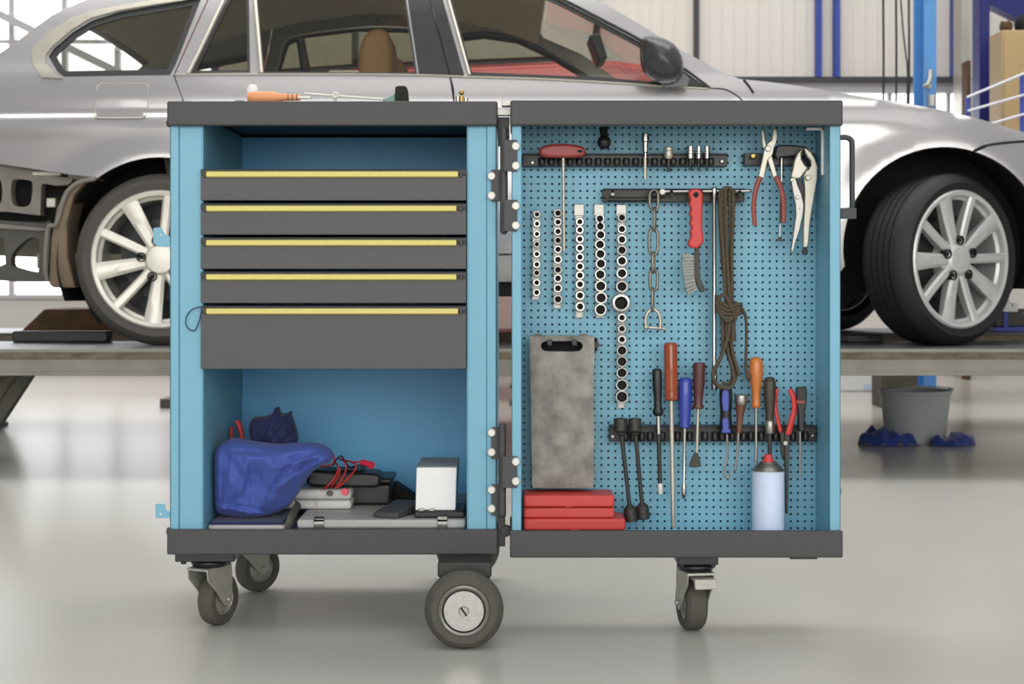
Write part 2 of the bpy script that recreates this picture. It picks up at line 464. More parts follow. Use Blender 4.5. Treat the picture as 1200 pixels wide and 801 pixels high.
for px in (1195, 1280): b.box(PX(px + 160, 8.4), PX(px + 168, 8.4), 9.2, 9.28, 0, zp - .1)
pl = struct('platform', b, M['lift_dark'])
lk = thing('storage_locker', 'beige metal locker standing behind the white railing', 'locker', (PX(1200, 9), 9.0, zp))
yl = 8.7; xl = PX(1174, yl)
b = MB(); b.box(xl, xl + .42, yl, yl + .23, zp + .001, PZ(35, yl)); obj('body', b, M['beige'], lk, .006)
b = MB(); b.box(xl + .01, xl + .205, yl - .012, yl - .001, zp + .05, PZ(37, yl)); o = obj('door', b, M['beige'], lk, .003)
b2 = MB(); b2.box(xl + .215, xl + .41, yl - .012, yl - .001, zp + .05, PZ(37, yl)); obj('door', b2, M['beige'], lk, .003)
b = MB(); b.box(xl + .18, xl + .19, yl - .03, yl - .012, zp + .55, zp + .7); obj('handle', b, M['zinc'], o, .002)
# clutter on the locker: a few bent brown sacks
for k, (cx, cw, ch) in enumerate(((1180, 22, 14), (1197, 20, 20), (1214, 22, 16))):
    zt = PZ(35, yl)
    b = MB(); b.ball((PX(cx, yl + .1), yl + .115, zt + S(ch, yl) * .5), S(ch, yl) * .5, 14, 8, (cw / ch * .72, 1.1, 1))
    b.v = [Vector((v.x, v.y, max(zt + .001, v.z + .014 * fold(v.x * 30, v.z * 30, k)))) for v in b.v]
    single('sack', b, M['brown'] if k != 1 else M['matblack'], ['brown bundle on top of the beige locker, at its near left corner', 'black bundle in the middle of the top of the beige locker', 'brown bundle on the beige locker, behind the black one'][k], 'bundle')
rl = thing('railing', 'white tube railing with blue posts on the platform beside the locker', 'railing', (PX(1150, 8.1), 8.1, zp))
yr = 8.15
for k, (q0, q1) in enumerate((((1133, 114), (1330, 32)), ((1134, 130), (1330, 74)), ((1130, 154), (1330, 96)))):
    b = MB(); b.cyl(P(*q0, yr), P(*q1, yr), .0062, seg=10); obj('rail', b, M['white_paint'], rl)
for px in (1135, 1199, 1262):
    b = MB(); yt = 114 - (px - 1133) * .416
    b.box(PX(px - 2.3, yr), PX(px + 2.3, yr), yr + .01, yr + .03, zp + .001, PZ(yt, yr)); obj('post', b, M['post_blue'], rl, .002, label='blue post')

# white box and dark box seen under the lift by the column
b = MB(); yq = 9.4; b.box(PX(930, yq), PX(1030, yq), yq, yq + .5, .0, PZ(428, yq)); b2 = MB()
wb = thing('white_appliance', 'white boxy appliance on the floor, seen below the lift runway beside the trolley', 'appliance', (PX(980, yq), yq, 0))
obj('body', b, M['card'], wb, .01)
b2.box(PX(1012, yq), PX(1022, yq), yq - .004, yq, PZ(456, yq), PZ(450, yq)); obj('badge', b2, M['can'], wb)
b2 = MB(); b2.box(PX(1026, yq), PX(1030.5, yq), yq - .006, yq - .0, PZ(445, yq), PZ(430, yq)); obj('corner_strip', b2, M['col_blue'], wb, label='light blue corner strip')
yq = 8.2
b = MB(); b.box(PX(1034, yq), PX(1076, yq), yq, yq + .25, 0, PZ(424, yq)); single('control_box', b, M['lift_dark'], 'dark grey control box standing behind the bucket', 'box', bevel=.008)

# bucket and rags
YB = 6.55
cx = PX(1072.5, YB)
bk = thing('bucket', 'grey plastic bucket standing on the floor under the lift', 'bucket', (cx, YB, 0))
h = PZ(457, YB); rt = S(41.5, YB); rb_ = S(34, YB)
b = MB(); b.lathe([(0, 0), (0, rb_ - .004), (.004, rb_), (h * .93, rt - .004), (h * .94, rt + .001), (h, rt + .003), (h + .003, rt), (h, rt - .006), (h * .9, rt - .008), (.012, rb_ - .006), (.012, 0)], (cx, YB, .0), (0, 0, 1), 40)
obj('body', b, M['bucket'], bk, ang=50)
b = MB(); pts = [Vector((cx - rt * math.cos(a), YB - .03 - .1 * math.sin(a), h + .004 + .02 * math.sin(a))) for a in np.linspace(0, PI, 20)]
b.tube(pts, .0028, 6); obj('handle', b, M['zinc'], bk, label='wire handle')
for sx in (-1, 1):
    b = MB(); b.box(cx + sx * (rt - .012), cx + sx * (rt - .004) , YB - .03, YB - .005, h - .01, h + .015); obj('lug', b, M['bucket'], bk, .002)

def floor_rag(name, poly, Yn, hgt, seed, label):
    poly3 = poly
    def ff(u, v, k): return Vector((u, v, .002 + hgt * k * (0.55 + .45 * fold(u * 9, v * 9, seed)) + .004 * k))
    def fb(u, v, k): return Vector((u, v, .001))
    return single(name, inflate(poly3, hgt * .9, .012, ff, fb), M['rag'], label, 'rag', 'rags by the bucket', ang=80)
c0 = Vector((PX(1050, 6.3), 6.3))
xa, xb = PX(1010, 6.35), PX(1066, 6.35)
floor_rag('cleaning_rag', smooth2([(xa, 6.42), (xa + .03, 6.51), (xa + .07, 6.58), (cx - rb_ - .03, 6.60), (cx - rb_ - .012, 6.46), (cx - .06, 6.385), (cx - .02, 6.36), (xb - .08, 6.33), (xa + .05, 6.36)], 4), 0, .085, 1.5,
          'blue rag on the floor, on the trolley side of the bucket')
xa, xb = PX(1085, 6.4), PX(1146, 6.4)
floor_rag('cleaning_rag', smooth2([(cx + .01, 6.36), (cx + .035, 6.41), (cx + rb_ * .8, 6.455), (cx + rb_ + .012, 6.53), (xb - .06, 6.60), (xb, 6.50), (xb - .01, 6.40), (xb - .09, 6.33), (cx + .08, 6.32)], 4), 0, .07, 4.2,
          'blue rag on the floor, on the far side of the bucket from the trolley')
# ================================================================== the car lift
ZD = 0.433
YN0, YN1 = 5.30, 5.96
lf = thing('car_lift', 'grey drive-on car lift with two long runways carrying the silver car', 'car lift', (0, 6.3, 0))
zbt = PZ(440, YN0); zl = PZ(420, YN0)
XL, XR = -3.3, 3.2
def runway(y0, y1):
    b = MB()
    b.m = 0; b.box(XL, XR, y0 + .004, y1 - .004, zbt, zl - .0)
    b.box(XL, XR, y0 + .008, y1 - .008, zl, ZD - .012)
    b.m = 1; b.box(XL, XR, y0 + .001, y0 + .008, PZ(421, YN0), PZ(412.5, YN0))
    b.m = 2; b.box(XL, XR, y0, y1, ZD - .012, ZD)
    b.m = 0; b.box(XL, XR, y0 - .002, y0 + .004, ZD - .012, ZD - .001)
    b.box(XL, XR, y0 + .0, y0 + .004, zbt, zbt + .012)
    return b
obj('runway', runway(YN0, YN1), [M['lift'], M['lift_dirt'], M['lift_top']], lf, .002)
YF0, YF1 = 6.86, 7.5
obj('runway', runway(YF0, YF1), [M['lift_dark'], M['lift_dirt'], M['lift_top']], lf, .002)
def scissor(y, pxt, pxb, pyb, wpx=46, m=None):
    b = MB(); zt = zbt - .001
    x0, x1 = PX(pxt, y), PX(pxb, y); w = S(wpx, y)
    b.prism([(x0 - w, y, zt), (x0, y, zt), (x1, y, .02), (x1 - w, y, .02)], (0, .05, 0))
    b.prism([(x0 - w * .45, y - .012, zt), (x0 - w * .25, y - .012, zt), (x1 - w * .25, y - .012, .02), (x1 - w * .45, y - .012, .02)], (0, .012, 0))
    b.box(x1 - w - .04, x1 + .01, y - .03, y + .09, 0, .02)
    return b
obj('leg', scissor(YN0 + .28, 41, -30, 0, 70), M['lift_dark'], lf, .003)
obj('leg', scissor(7.15, 40, 0, 0, 60), M['lift_dark'], lf, .003)
obj('leg', scissor(7.15, 900, 830, 0, 60), M['lift_dark'], lf, .003)
b = MB(); b.box(PX(187, 8.2), PX(420, 8.2), 8.2, 8.5, 0, PZ(467, 8.2)); obj('base_frame', b, M['lift_dark'], lf, .006)
b = MB(); b.box(PX(500, 7.1), PX(570, 7.1), 7.05, 7.5, 0, .2); b.box(PX(620, 7.1), PX(700, 7.1), 6.0, 7.1, .0, .08); obj('hydraulic_unit', b, M['lift_dark'], lf, .006)
# tilted wheel stop at the end of the far runway and a low bar on the near one
b = MB(); yw = 6.95
b.prism([P(18, 394, yw), P(52, 362, yw), P(165, 362, yw), P(165, 394, yw)], (0, .4, 0)); obj('ramp_flap', b, M['brown'], lf, .004, label='dark tilted ramp flap')
b = MB(); b.box(PX(14, 5.85), PX(126, 5.85), 5.85, 5.93, ZD + .0005, PZ(388, 5.85)); obj('wheel_stop', b, M['darksteel'], lf, .006)
b = MB(); b.box(PX(984, 6.0), PX(1025, 6.0), 5.86, 5.94, ZD + .0005, PZ(392, 5.9)); b.box(PX(1015, 5.86), PX(1024, 5.86), 5.852, 5.86, PZ(396, 5.86), PZ(392, 5.86)); obj('wheel_stop', b, M['darksteel'], lf, .004)

# crate on the far runway beside the front wheel
yk = 6.95
ck = thing('plastic_crate', 'grey and blue plastic box with white clasp behind the front wheel of the silver car', 'box', (PX(1195, yk), yk, ZD))
b = MB(); zc0 = ZD + .0008
b.box(PX(1166, yk), PX(1235, yk), yk, yk + .12, zc0 + .022, PZ(362, yk)); obj('body', b, M['darksteel'], ck, .006)
b = MB(); b.box(PX(1164, yk), PX(1240, yk), yk - .008, yk + .126, zc0, zc0 + .022); obj('base_rim', b, M['post_blue'], ck, .003, label='blue base rim')
b = MB(); b.box(PX(1175, yk), PX(1181, yk), yk - .008, yk - .0005, zc0 + .02, PZ(364, yk)); obj('strap', b, M['post_blue'], ck, .002, label='blue strap')
b = MB(); b.box(PX(1174, yk), PX(1192, yk), yk - .012, yk - .001, PZ(365, yk), PZ(359, yk)); b.box(PX(1176, yk), PX(1184, yk), yk - .012, yk + .01, PZ(358, yk), PZ(352, yk)); b.box(PX(1186, yk), PX(1192, yk), yk - .012, yk + .01, PZ(360, yk), PZ(355, yk))
obj('clasp', b, M['card'], ck, .002, label='white clasp')

# ================================================================== the silver car
YS0 = 5.55                     # plane of the near wheels' outer faces
YC0 = YS0 + .885
_hz = [0.10, 0.20, 0.28, 0.40, 0.55, 0.70, 0.795, 0.812, 0.86, 0.935, 1.0, 1.1, 1.2, 1.3, 1.38, 1.43, 1.6]
_ww = [0.79, 0.835, 0.86, 0.878, 0.885, 0.882, 0.877, 0.865, 0.860, 0.842, 0.812, 0.768, 0.722, 0.668, 0.612, 0.54, 0.3]
XC = PX(650, YS0)
WHL = [(187, 305, 121.0), (1107, 291, 119.0)]
WHW = [(PX(a, YS0), PZ(b_, YS0), S(c, YS0)) for a, b_, c in WHL]
def _ip(h):
    # monotone-ish cubic through the section table
    n = len(_hz); i = 0
    while i < n - 2 and h > _hz[i + 1]: i += 1
    h0, h1 = _hz[i], _hz[i + 1]; t = min(1.2, max(-.5, (h - h0) / (h1 - h0)))
    def sl(j):
        if j <= 0 or j >= n - 1: return (_ww[min(j + 1, n - 1)] - _ww[max(j - 1, 0)]) / (_hz[min(j + 1, n - 1)] - _hz[max(j - 1, 0)])
        a = (_ww[j] - _ww[j - 1]) / (_hz[j] - _hz[j - 1]); c = (_ww[j + 1] - _ww[j]) / (_hz[j + 1] - _hz[j])
        return .5 * (a + c)
    m0, m1 = sl(i) * (h1 - h0), sl(i + 1) * (h1 - h0)
    return (2 * t ** 3 - 3 * t * t + 1) * _ww[i] + (t ** 3 - 2 * t * t + t) * m0 + (-2 * t ** 3 + 3 * t * t) * _ww[i + 1] + (t ** 3 - t * t) * m1
def Wd(X, Z):
    w = _ip(Z - ZD); d = X - XC
    a = max(0.0, d - 1.05); w -= .085 * a ** 2.0
    a = max(0.0, -d - 1.15); w -= .075 * a ** 2.0
    for wx, wz, wr in WHW:
        r = math.hypot(X - wx, Z - wz)
        if r > wr * .85: w += .022 * math.exp(-((r - wr) / .075) ** 2)
    return w
def Ys(X, Z): return YC0 - Wd(X, Z)
def cp(px, py, off=0.0):
    Y = YS0 + .1
    for _ in range(6): Y = Ys(PX(px, Y), PZ(py, Y)) + off
    return Vector((PX(px, Y), Y, PZ(py, Y)))
def car_mesh(outline, holes=(), off=0.0, step=.03, thick=.02, far=False):
    o2 = [(p.x, p.z) for p in (cp(a, b_) for a, b_ in outline)]
    h2 = [[(p.x, p.z) for p in (cp(a, b_) for a, b_ in h)] for h in holes]
    A, Fc, d = fill2d(o2, h2, step)
    vs = []; ns = []
    for X, Z in A:
        y = Ys(X, Z) + off; e = .004
        n = Vector((-(Ys(X + e, Z) - Ys(X - e, Z)) / (2 * e), 1.0, -(Ys(X, Z + e) - Ys(X, Z - e)) / (2 * e)))
        n = -Vector((n.x, n.y, n.z)).normalized()
        if far: y = 2 * YC0 - y; n.y = -n.y
        vs.append(Vector((X, y, Z))); ns.append(n)
    fs = []
    for f in Fc:
        f = [int(i) for i in f]
        a, b_, c = (vs[i] for i in f)
        if (b_ - a).cross(c - a).dot(ns[f[0]]) < 0: f.reverse()
        fs.append(tuple(f))
    nf = len(fs)
    if thick:
        m = {}
        for i, j in boundary(fs):
            for k in (i, j):
                if k not in m: m[k] = len(vs); vs.append(vs[k] + Vector((0, -thick if far else thick, 0)))
            fs.append((j, i, m[i], m[j]))
    return vs, fs, ns, nf
def car_panel(name, outline, holes, m, parent, off=0.0, step=.03, thick=.02, far=False, label=None):
    vs, fs, ns, nf = car_mesh(outline, holes, off, step, thick, far)
    me = bpy.data.meshes.new(name); me.from_pydata([tuple(v) for v in vs], [], fs); me.materials.append(m)
    me.polygons.foreach_set('use_smooth', [True] * len(fs)); me.update()
    ln = []
    for p in me.polygons:
        for vi in p.vertices:
            ln.append(tuple(ns[vi]) if p.index < nf else tuple(p.normal))
    me.normals_split_custom_set(ln)
    o = bpy.data.objects.new(name, me); COL.objects.link(o); parent_to(o, parent)
    if label: o['label'] = label
    return o
def arc(cx, cy, r, a0, a1, n=24):
    return [(cx + r * math.cos(R(a0 + (a1 - a0) * i / n)), cy - r * math.sin(R(a0 + (a1 - a0) * i / n))) for i in range(n + 1)]

car = thing('estate_car', 'silver estate car standing on the lift with its rear bumper removed', 'car', (XC, YC0, ZD))
SIL = [(-108, 200), (-104, 150), (-92, 125), (-70, 108), (-40, 88), (0, 62), (15, 52), (40, 33), (62, 17), (90, 4), (130, -12), (200, -32), (262, -42), (300, -47), (400, -54), (492, -52), (580, -40), (640, -22), (702, 0), (749, 28), (797, 58), (847, 85), (868, 92.5), (900, 95.8), (930, 99.5), (985, 109), (1050, 119), (1100, 128), (1150, 140), (1200, 155), (1262, 178), (1310, 215), (1335, 260)]
hole_q = [(57, 66), (63, 57), (85, 38), (108, 24), (140, 14), (180, 7), (215, 1), (237, -4), (205, 78), (199, 88), (75, 90), (67, 84)]
quarter = SIL[:13] + [(243, 0), (203, 88), (214, 117), (225, 150), (240, 180)] + arc(187, 305, 121, 60, 127) + [(112, 208), (75, 203), (0, 192), (-60, 190)]
hole_r1 = [(224, 86), (262, 8), (274, -14), (292, -20), (293, 85)]
hole_r2 = [(307, 86), (299, 0), (298, -22), (380, -30), (468, -28), (476, 0), (489, 87)]
rdoor = [(204.5, 88), (244.5, 0), (263.5, -42), (300, -47), (400, -54), (491, -52), (502.5, 0), (526.3, 88), (531, 118), (535, 200), (539, 297), (330, 297), (311, 285), (300, 250), (280, 215), (252, 195), (241, 180), (226, 150), (215, 117)]
hole_f = [(549, 89), (525, 0), (519, -20), (560, -24), (610, -18), (655, 0), (700, 23), (749, 49), (795, 79), (829, 103), (700, 95)]
fdoor = [(504, 0), (493, -52), (580, -40), (640, -22), (702, 0), (749, 28), (797, 58), (847, 85), (867, 92.5), (869, 120), (872, 200), (870, 297), (541, 297), (537, 200), (533, 118), (527.6, 88)]
fender = [(867, 92.5)] + SIL[23:30] + [(1200, 165), (1159, 169), (1142, 176.5)] + arc(1107, 291, 119, 73, 190) + [(985, 318), (870, 318), (870, 297), (872, 200), (869, 120)]
bumper = SIL[29:] + [(1338, 330), (1310, 372), (1226, 372)] + arc(1107, 291, 119, -40, 71.5)[::1] + [(1143, 178.3), (1160, 170.5), (1200, 166.5)]
sill = [(300, 299), (870, 299), (985, 320), (985, 330), (300, 330)]
sp = [smooth2] 
for far in (False, True):
    car_panel('rear_quarter', quarter, [hole_q], M['paint'], car, far=far)
    car_panel('rear_door', rdoor, [hole_r1, hole_r2], M['paint'], car, far=far)
    car_panel('front_door', fdoor, [hole_f], M['paint'], car, far=far)
    car_panel('front_wing', fender, [], M['paint'], car, far=far)
    car_panel('front_bumper', bumper, [], M['paint'], car, far=far)
    car_panel('sill', sill, [], M['paint'], car, far=far, off=.012)
    car_panel('window_glass', hole_q, [], M['glass_car'], car, off=.012, thick=0, far=far)
    car_panel('window_glass', hole_r1, [], M['glass_dark'], car, off=.014, thick=0, far=far)
    car_panel('window_glass', hole_r2, [], M['glass_dark'], car, off=.014, thick=0, far=far)
    car_panel('window_glass', hole_f, [], M['glass_car'], car, off=.014, thick=0, far=far)
    # seals and bright trims round the glass
    def inset(poly, k):
        c = (sum(p[0] for p in poly) / len(poly), sum(p[1] for p in poly) / len(poly)); out = []
        n = len(poly)
        for i in range(n):
            a, b_, c2 = poly[i - 1], poly[i], poly[(i + 1) % n]
            e1 = Vector((b_[0] - a[0], b_[1] - a[1])).normalized(); e2 = Vector((c2[0] - b_[0], c2[1] - b_[1])).normalized()
            n1 = Vector((-e1.y, e1.x)); n2 = Vector((-e2.y, e2.x)); nn = (n1 + n2)
            nn = nn / max(.35, nn.length_squared / 2 if nn.length > .1 else 1)
            q = (b_[0] + nn.x * k, b_[1] + nn.y * k)
            out.append(q)
        # keep the side that shrinks
        def ar(p): return abs(sum(p[i - 1][0] * p[i][1] - p[i][0] * p[i - 1][1] for i in range(len(p))))
        if ar(out) > ar(poly) and k > 0: return inset(poly, -k)
        return out
    car_panel('window_seal', hole_q, [inset(hole_q, 7)], M['seal'], car, off=.006, step=.02, thick=.012, far=far)
    car_panel('window_seal', hole_r1, [inset(hole_r1, 3.5)], M['seal'], car, off=.006, step=.02, thick=.012, far=far)
    car_panel('window_seal', hole_r2, [inset(hole_r2, 2.5)], M['seal'], car, off=.006, step=.02, thick=.012, far=far)
    car_panel('window_seal', hole_f, [inset(hole_f, 5)], M['seal'], car, off=.006, step=.02, thick=.012, far=far)
    car_panel('pillar_cover', [(476, -26), (500, -26), (503, 0), (526, 87), (491, 87), (478, 0)], [], M['pillar'], car, off=-.004, step=.02, thick=.01, far=far, label='black pillar cover')
    car_panel('pillar_cover', [(504.5, 0), (502, -24), (513, -24), (519, 0), (544, 88), (528, 87)], [], M['pillar'], car, off=-.004, step=.02, thick=.01, far=far, label='black pillar cover')
    car_panel('mirror_base', [(788, 78), (800, 86), (826, 102), (770, 98), (762, 93)], [], M['seal'], car, off=-.004, step=.02, thick=.01, far=far, label='black mirror base')
def car_tube(name, pts, r, m, off=-.003, label=None, n=5, far=False, flat=1.0, parent=None):
    b = MB(); c = catmull([cp(x, y, off) for x, y in pts], n)
    if far: c = [Vector((p.x, 2 * YC0 - p.y, p.z)) for p in c]
    b.tube(c, r, 8); o = obj(name, b, m, parent or car)
    if label: o['label'] = label
    return o
for far in (False, True):
    car_panel('bright_trim', [(49, 91), (40, 76), (37, 62), (41, 52), (58, 37), (84, 21), (110, 12), (150, 5), (205, -4), (240, -10), (237, -5), (215, 0.5), (180, 5.5), (140, 12), (107, 21), (84, 35), (62, 54), (54, 64), (54, 74), (64, 87), (74, 92)], [], M['paint_trim'], car, off=-.006, step=.015, thick=.008, far=far, label='pale chrome trim')
    car_tube('bright_trim', [(221, 86), (234, 60), (259, 8), (272, -16), (300, -25), (400, -34), (474, -31)], .006, M['paint_trim'], far=far, label='pale chrome trim')
    car_tube('bright_trim', [(306, 86), (303, 50), (298.5, 0), (296.5, -20)], .009, M['paint_trim'], far=far, label='pale chrome trim')
    car_tube('bright_trim', [(550, 88), (538, 45), (525.5, 0), (520, -20)], .006, M['paint_trim'], far=far, label='pale chrome trim')
    car_tube('bright_trim', [(520, -24), (560, -28), (612, -21), (657, -2), (702, 21), (751, 47), (797, 77), (832, 103)], .005, M['seal'], far=far, label='black roof seal')
    car_tube('bright_trim', [(204, 87.5), (300, 87), (400, 87), (490, 88), (549, 90), (620, 92), (700, 96), (780, 101), (830, 104)], .0035, M['paint_trim'], far=far, label='bright waist trim')
# fuel flap
ff = smooth2([(113, 104), (117, 98.5), (130, 98), (165, 98), (172, 99), (174, 104), (172, 130), (168, 137), (160, 138), (118, 138), (112, 136), (111, 128)], 3)
car_panel('fuel_flap', ff, [], M['paint'], car, off=-.0035, step=.02, thick=.01)
car_tube('fuel_flap_gap', [(113, 104), (117, 98.5), (130, 98), (165, 98), (172, 99), (174, 104), (172, 130), (168, 137), (160, 138), (118, 138), (112, 136), (111, 128), (113, 104)], .0022, M['paint_trim'], -.002, n=3)
# dark seams
for far in (False, True):
    car_tube('door_seam', [(503.3, 0), (527, 88), (532, 118), (536, 200), (540, 297)], .0035, M['liner'], .002, far=far, label='dark door gap')
    car_tube('bumper_seam', [(1141, 177), (1159, 169.8), (1200, 165.6), (1240, 166)], .0045, M['liner'], 0, far=far, label='dark bumper gap')
    car_tube('door_seam', [(833, 103.6), (845, 104.2), (855, 107), (869.5, 118), (871, 135), (872, 200), (870, 297)], .003, M['liner'], .001, far=far, label='dark wing gap')
    car_tube('door_seam', [(203.5, 88), (214, 117), (225, 150), (241, 180)], .0025, M['liner'], .002, far=far, label='dark door gap')

car_tube('bonnet_seam', [(871.5, 93.5), (877, 100), (883, 109)], .004, M['liner'], -.001, label='dark bonnet gap')
# upper surfaces: tailgate, rear screen, roof, windscreen, bonnet, nose
def loft(name, seq, m, crown, parent=None, zoff=0.0, label=None, ny=12):
    near = [cp(a, b_) for a, b_ in _dens(seq, 18)[:-1] + [seq[-1]]] if False else []
    pts = []
    for (a, b_), (c, d_) in zip(seq, seq[1:]):
        k = max(1, int(math.hypot(c - a, d_ - b_) / 14))
        for j in range(k): pts.append((a + (c - a) * j / k, b_ + (d_ - b_) * j / k))
    pts.append(seq[-1]); near = [cp(a, b_) for a, b_ in pts]
    b = MB(); vs = []; fs = []
    for i, p in enumerate(near):
        a_ = near[max(0, i - 1)]; c_ = near[min(len(near) - 1, i + 1)]; t = (c_ - a_).normalized(); nv = Vector((-t.z, 0, t.x))
        for j in range(ny + 1):
            s_ = j / ny; y = p.y + (2 * YC0 - 2 * p.y) * s_; k = 4 * s_ * (1 - s_)
            vs.append(Vector((p.x, y, p.z)) + nv * (crown * k + zoff))
    for i in range(len(near) - 1):
        for j in range(ny):
            a_ = i * (ny + 1) + j; fs.append((a_, a_ + 1, a_ + ny + 2, a_ + ny + 1))
    b.add(vs, fs); o = obj(name, b, m, parent or car, ang=60)
    if label: o['label'] = label
    return o
loft('tailgate', [(-108, 200), (-104, 150), (-92, 125), (-70, 108)], M['paint'], .02)
loft('rear_screen', [(-70, 108), (-40, 88), (0, 62), (15, 52), (40, 33), (62, 17)], M['glass_car'], .02)
loft('roof', [(62, 17), (90, 4), (130, -12), (200, -32), (262, -42), (300, -47), (400, -54), (492, -52), (580, -40), (640, -22)], M['paint'], .03)
loft('headliner', [(80, 12), (130, -10), (200, -30), (300, -45), (400, -52), (492, -50), (580, -38), (640, -20)], M['headliner'], .03, zoff=-.03)
loft('windscreen', [(640, -22), (702, 0), (749, 28), (797, 58), (847, 85)], M['glass_car'], .02)
loft('bonnet', [(847, 85), (868, 92.5), (900, 95.8), (930, 99.5), (985, 109), (1050, 119), (1100, 128), (1150, 140), (1200, 155), (1262, 178)], M['paint'], .012)
loft('nose', [(1262, 178), (1310, 215), (1335, 260)], M['paint'], .1)

# wheel-arch liners, floor pan, cabin
def liner(wx, wz, wr, name, m):
    b = MB(); y0 = YS0 + .045; n = 30; pr = []
    for rr, yy in ((wr + .004, y0), (wr + .01, y0 + .3), (0, y0 + .3)):
        pr.append((yy, rr))
    b.lathe([(0.0, wr + .012), (.30, wr + .02), (.30, 0)], (wx, y0, wz), (0, 1, 0), 48)
    keep = [i for i, v in enumerate(b.v)]
    # open the lower part
    fs = [(f, k) for f, k in zip(b.f, b.mi) if sum(b.v[i].z for i in f) / len(f) > wz - wr * .42]
    b.f = [f for f, k in fs]; b.mi = [k for f, k in fs]
    o = obj(name, b, m, car); 
    b2 = MB(); b2.v = [Vector((v.x, 2 * YC0 - v.y, v.z)) for v in b.v]; b2.f = list(b.f); b2.mi = list(b.mi)
    obj(name, b2, m, car)
for wx, wz, wr in WHW: liner(wx, wz, wr, 'arch_liner', M['liner'])
b = MB(); b.box(WHW[0][0] + .42, WHW[1][0] - .42, YS0 + .09, 2 * YC0 - YS0 - .09, ZD + .17, ZD + .27)
b.box(WHW[1][0] - .42, WHW[1][0] + .6, YS0 + .38, 2 * YC0 - YS0 - .38, ZD + .2, ZD + .42)
b.box(PX(75, YS0), WHW[0][0] + .42, YS0 + .38, 2 * YC0 - YS0 - .38, ZD + .3, ZD + .4)
obj('floor_pan', b, M['liner'], car, .01)
# cabin: door cards, dash, parcel floor, seats
b = MB(); x0, x1 = PX(215, YS0), PX(845, YS0)
for s_ in (0, 1):
    y = YS0 + .10 if s_ == 0 else 2 * YC0 - YS0 - .14
    b.box(x0, x1, y, y + .04, ZD + .25, ZD + .90)
b.box(x0 - .55, x1, YS0 + .14, 2 * YC0 - YS0 - .14, ZD + .27, ZD + .32)
b.box(PX(-60, YS0), x0, YS0 + .40, 2 * YC0 - YS0 - .40, ZD + .32, ZD + .6)
obj('cabin_lining', b, M['interior'], car)
b = MB(); b.prism([(PX(700, YS0), YS0 + .16, ZD + .5), (PX(700, YS0), YS0 + .16, ZD + .86), (PX(740, YS0), YS0 + .16, ZD + .93), (PX(850, YS0), YS0 + .16, ZD + .90), (PX(850, YS0), YS0 + .16, ZD + .5)], (0, 1.45, 0))
obj('dashboard', b, M['interior'], car, .02)
def seat(xpx, yoff, head):
    b = MB(); Yq = YS0 + .25 + yoff; x = PX(xpx, YS0)
    b.prism([(x, Yq, ZD + .32), (x + .5, Yq, ZD + .32), (x + .52, Yq, ZD + .46), (x + .1, Yq, ZD + .5), (x - .12, Yq, ZD + .97), (x - .22, Yq, ZD + .95), (x - .08, Yq, ZD + .45)], (0, .46, 0))
    o = obj('seat', b, M['tan'] if head else M['interior'], car, .03)
    b = MB(); hx = x - .2
    pl_ = smooth2([(hx - .02, ZD + .955), (hx - .028, ZD + 1.07), (hx + .005, ZD + 1.145), (hx + .07, ZD + 1.15), (hx + .095, ZD + 1.09), (hx + .085, ZD + .96)], 4)
    b.prism([(a, Yq + .1, c) for a, c in pl_], (0, .27, 0)); obj('headrest', b, M['tan'], o, .03, seg=4)
seat(486, 0, True); seat(486, .78, True)
b = MB(); Yq = YS0 + .22; x = PX(230, YS0)
b.prism([(x, Yq, ZD + .32), (x + .45, Yq, ZD + .32), (x + .45, Yq, ZD + .48), (x + .1, Yq, ZD + .5), (x - .1, Yq, ZD + .88), (x - .22, Yq, ZD + .86), (x - .1, Yq, ZD + .4)], (0, 1.32, 0)); obj('rear_bench', b, M['interior'], car, .03)
# inner mirror and sun visor
b = MB(); c = Vector((PX(698, 6.35), 6.4, PZ(55, 6.35)))
b.prism([c + Vector(v) for v in ((-.03, -.10, .04), (.015, -.10, .05), (.045, -.10, -.05), (.01, -.10, -.065))], (0, .22, 0)); b.cyl(c + Vector((0, 0, .03)), c + Vector((.01, 0, .12)), .012)
obj('inner_mirror', b, M['seal'], car, .008)
# door mirrors
def door_mirror(far):
    Yq = YS0 - .06
    pl_ = smooth2([(750, 60), (751, 46), (758, 42), (775, 44), (790, 52), (799, 66), (801, 82), (797, 92), (786, 97), (770, 96), (757, 88), (751, 76)], 4)
    p2 = [(PX(a, Yq), PZ(c, Yq)) for a, c in pl_]
    mb = inflate(p2, .085, .008, lambda u, v, k: Vector((u, Yq - .085 * k, v)), lambda u, v, k: Vector((u, Yq + .06 * k, v)))
    st = len(mb.v)
    mb.prism([P(770, 88, Yq + .03), P(800, 84, Yq + .03), P(808, 92, Yq + .03), P(806, 100, Yq + .03), P(780, 101, Yq + .03)], (0, .17, 0))
    if far: mb.v = [Vector((v.x, 2 * YC0 - v.y, v.z)) for v in mb.v]
    obj('door_mirror', mb, M['mirror_grey'], car, ang=60, label='dark grey door mirror')
door_mirror(False); door_mirror(True)
# wiper tips
for q in (((872, 95), (883, 109)), ((850, 97), (862, 113))):
    pass

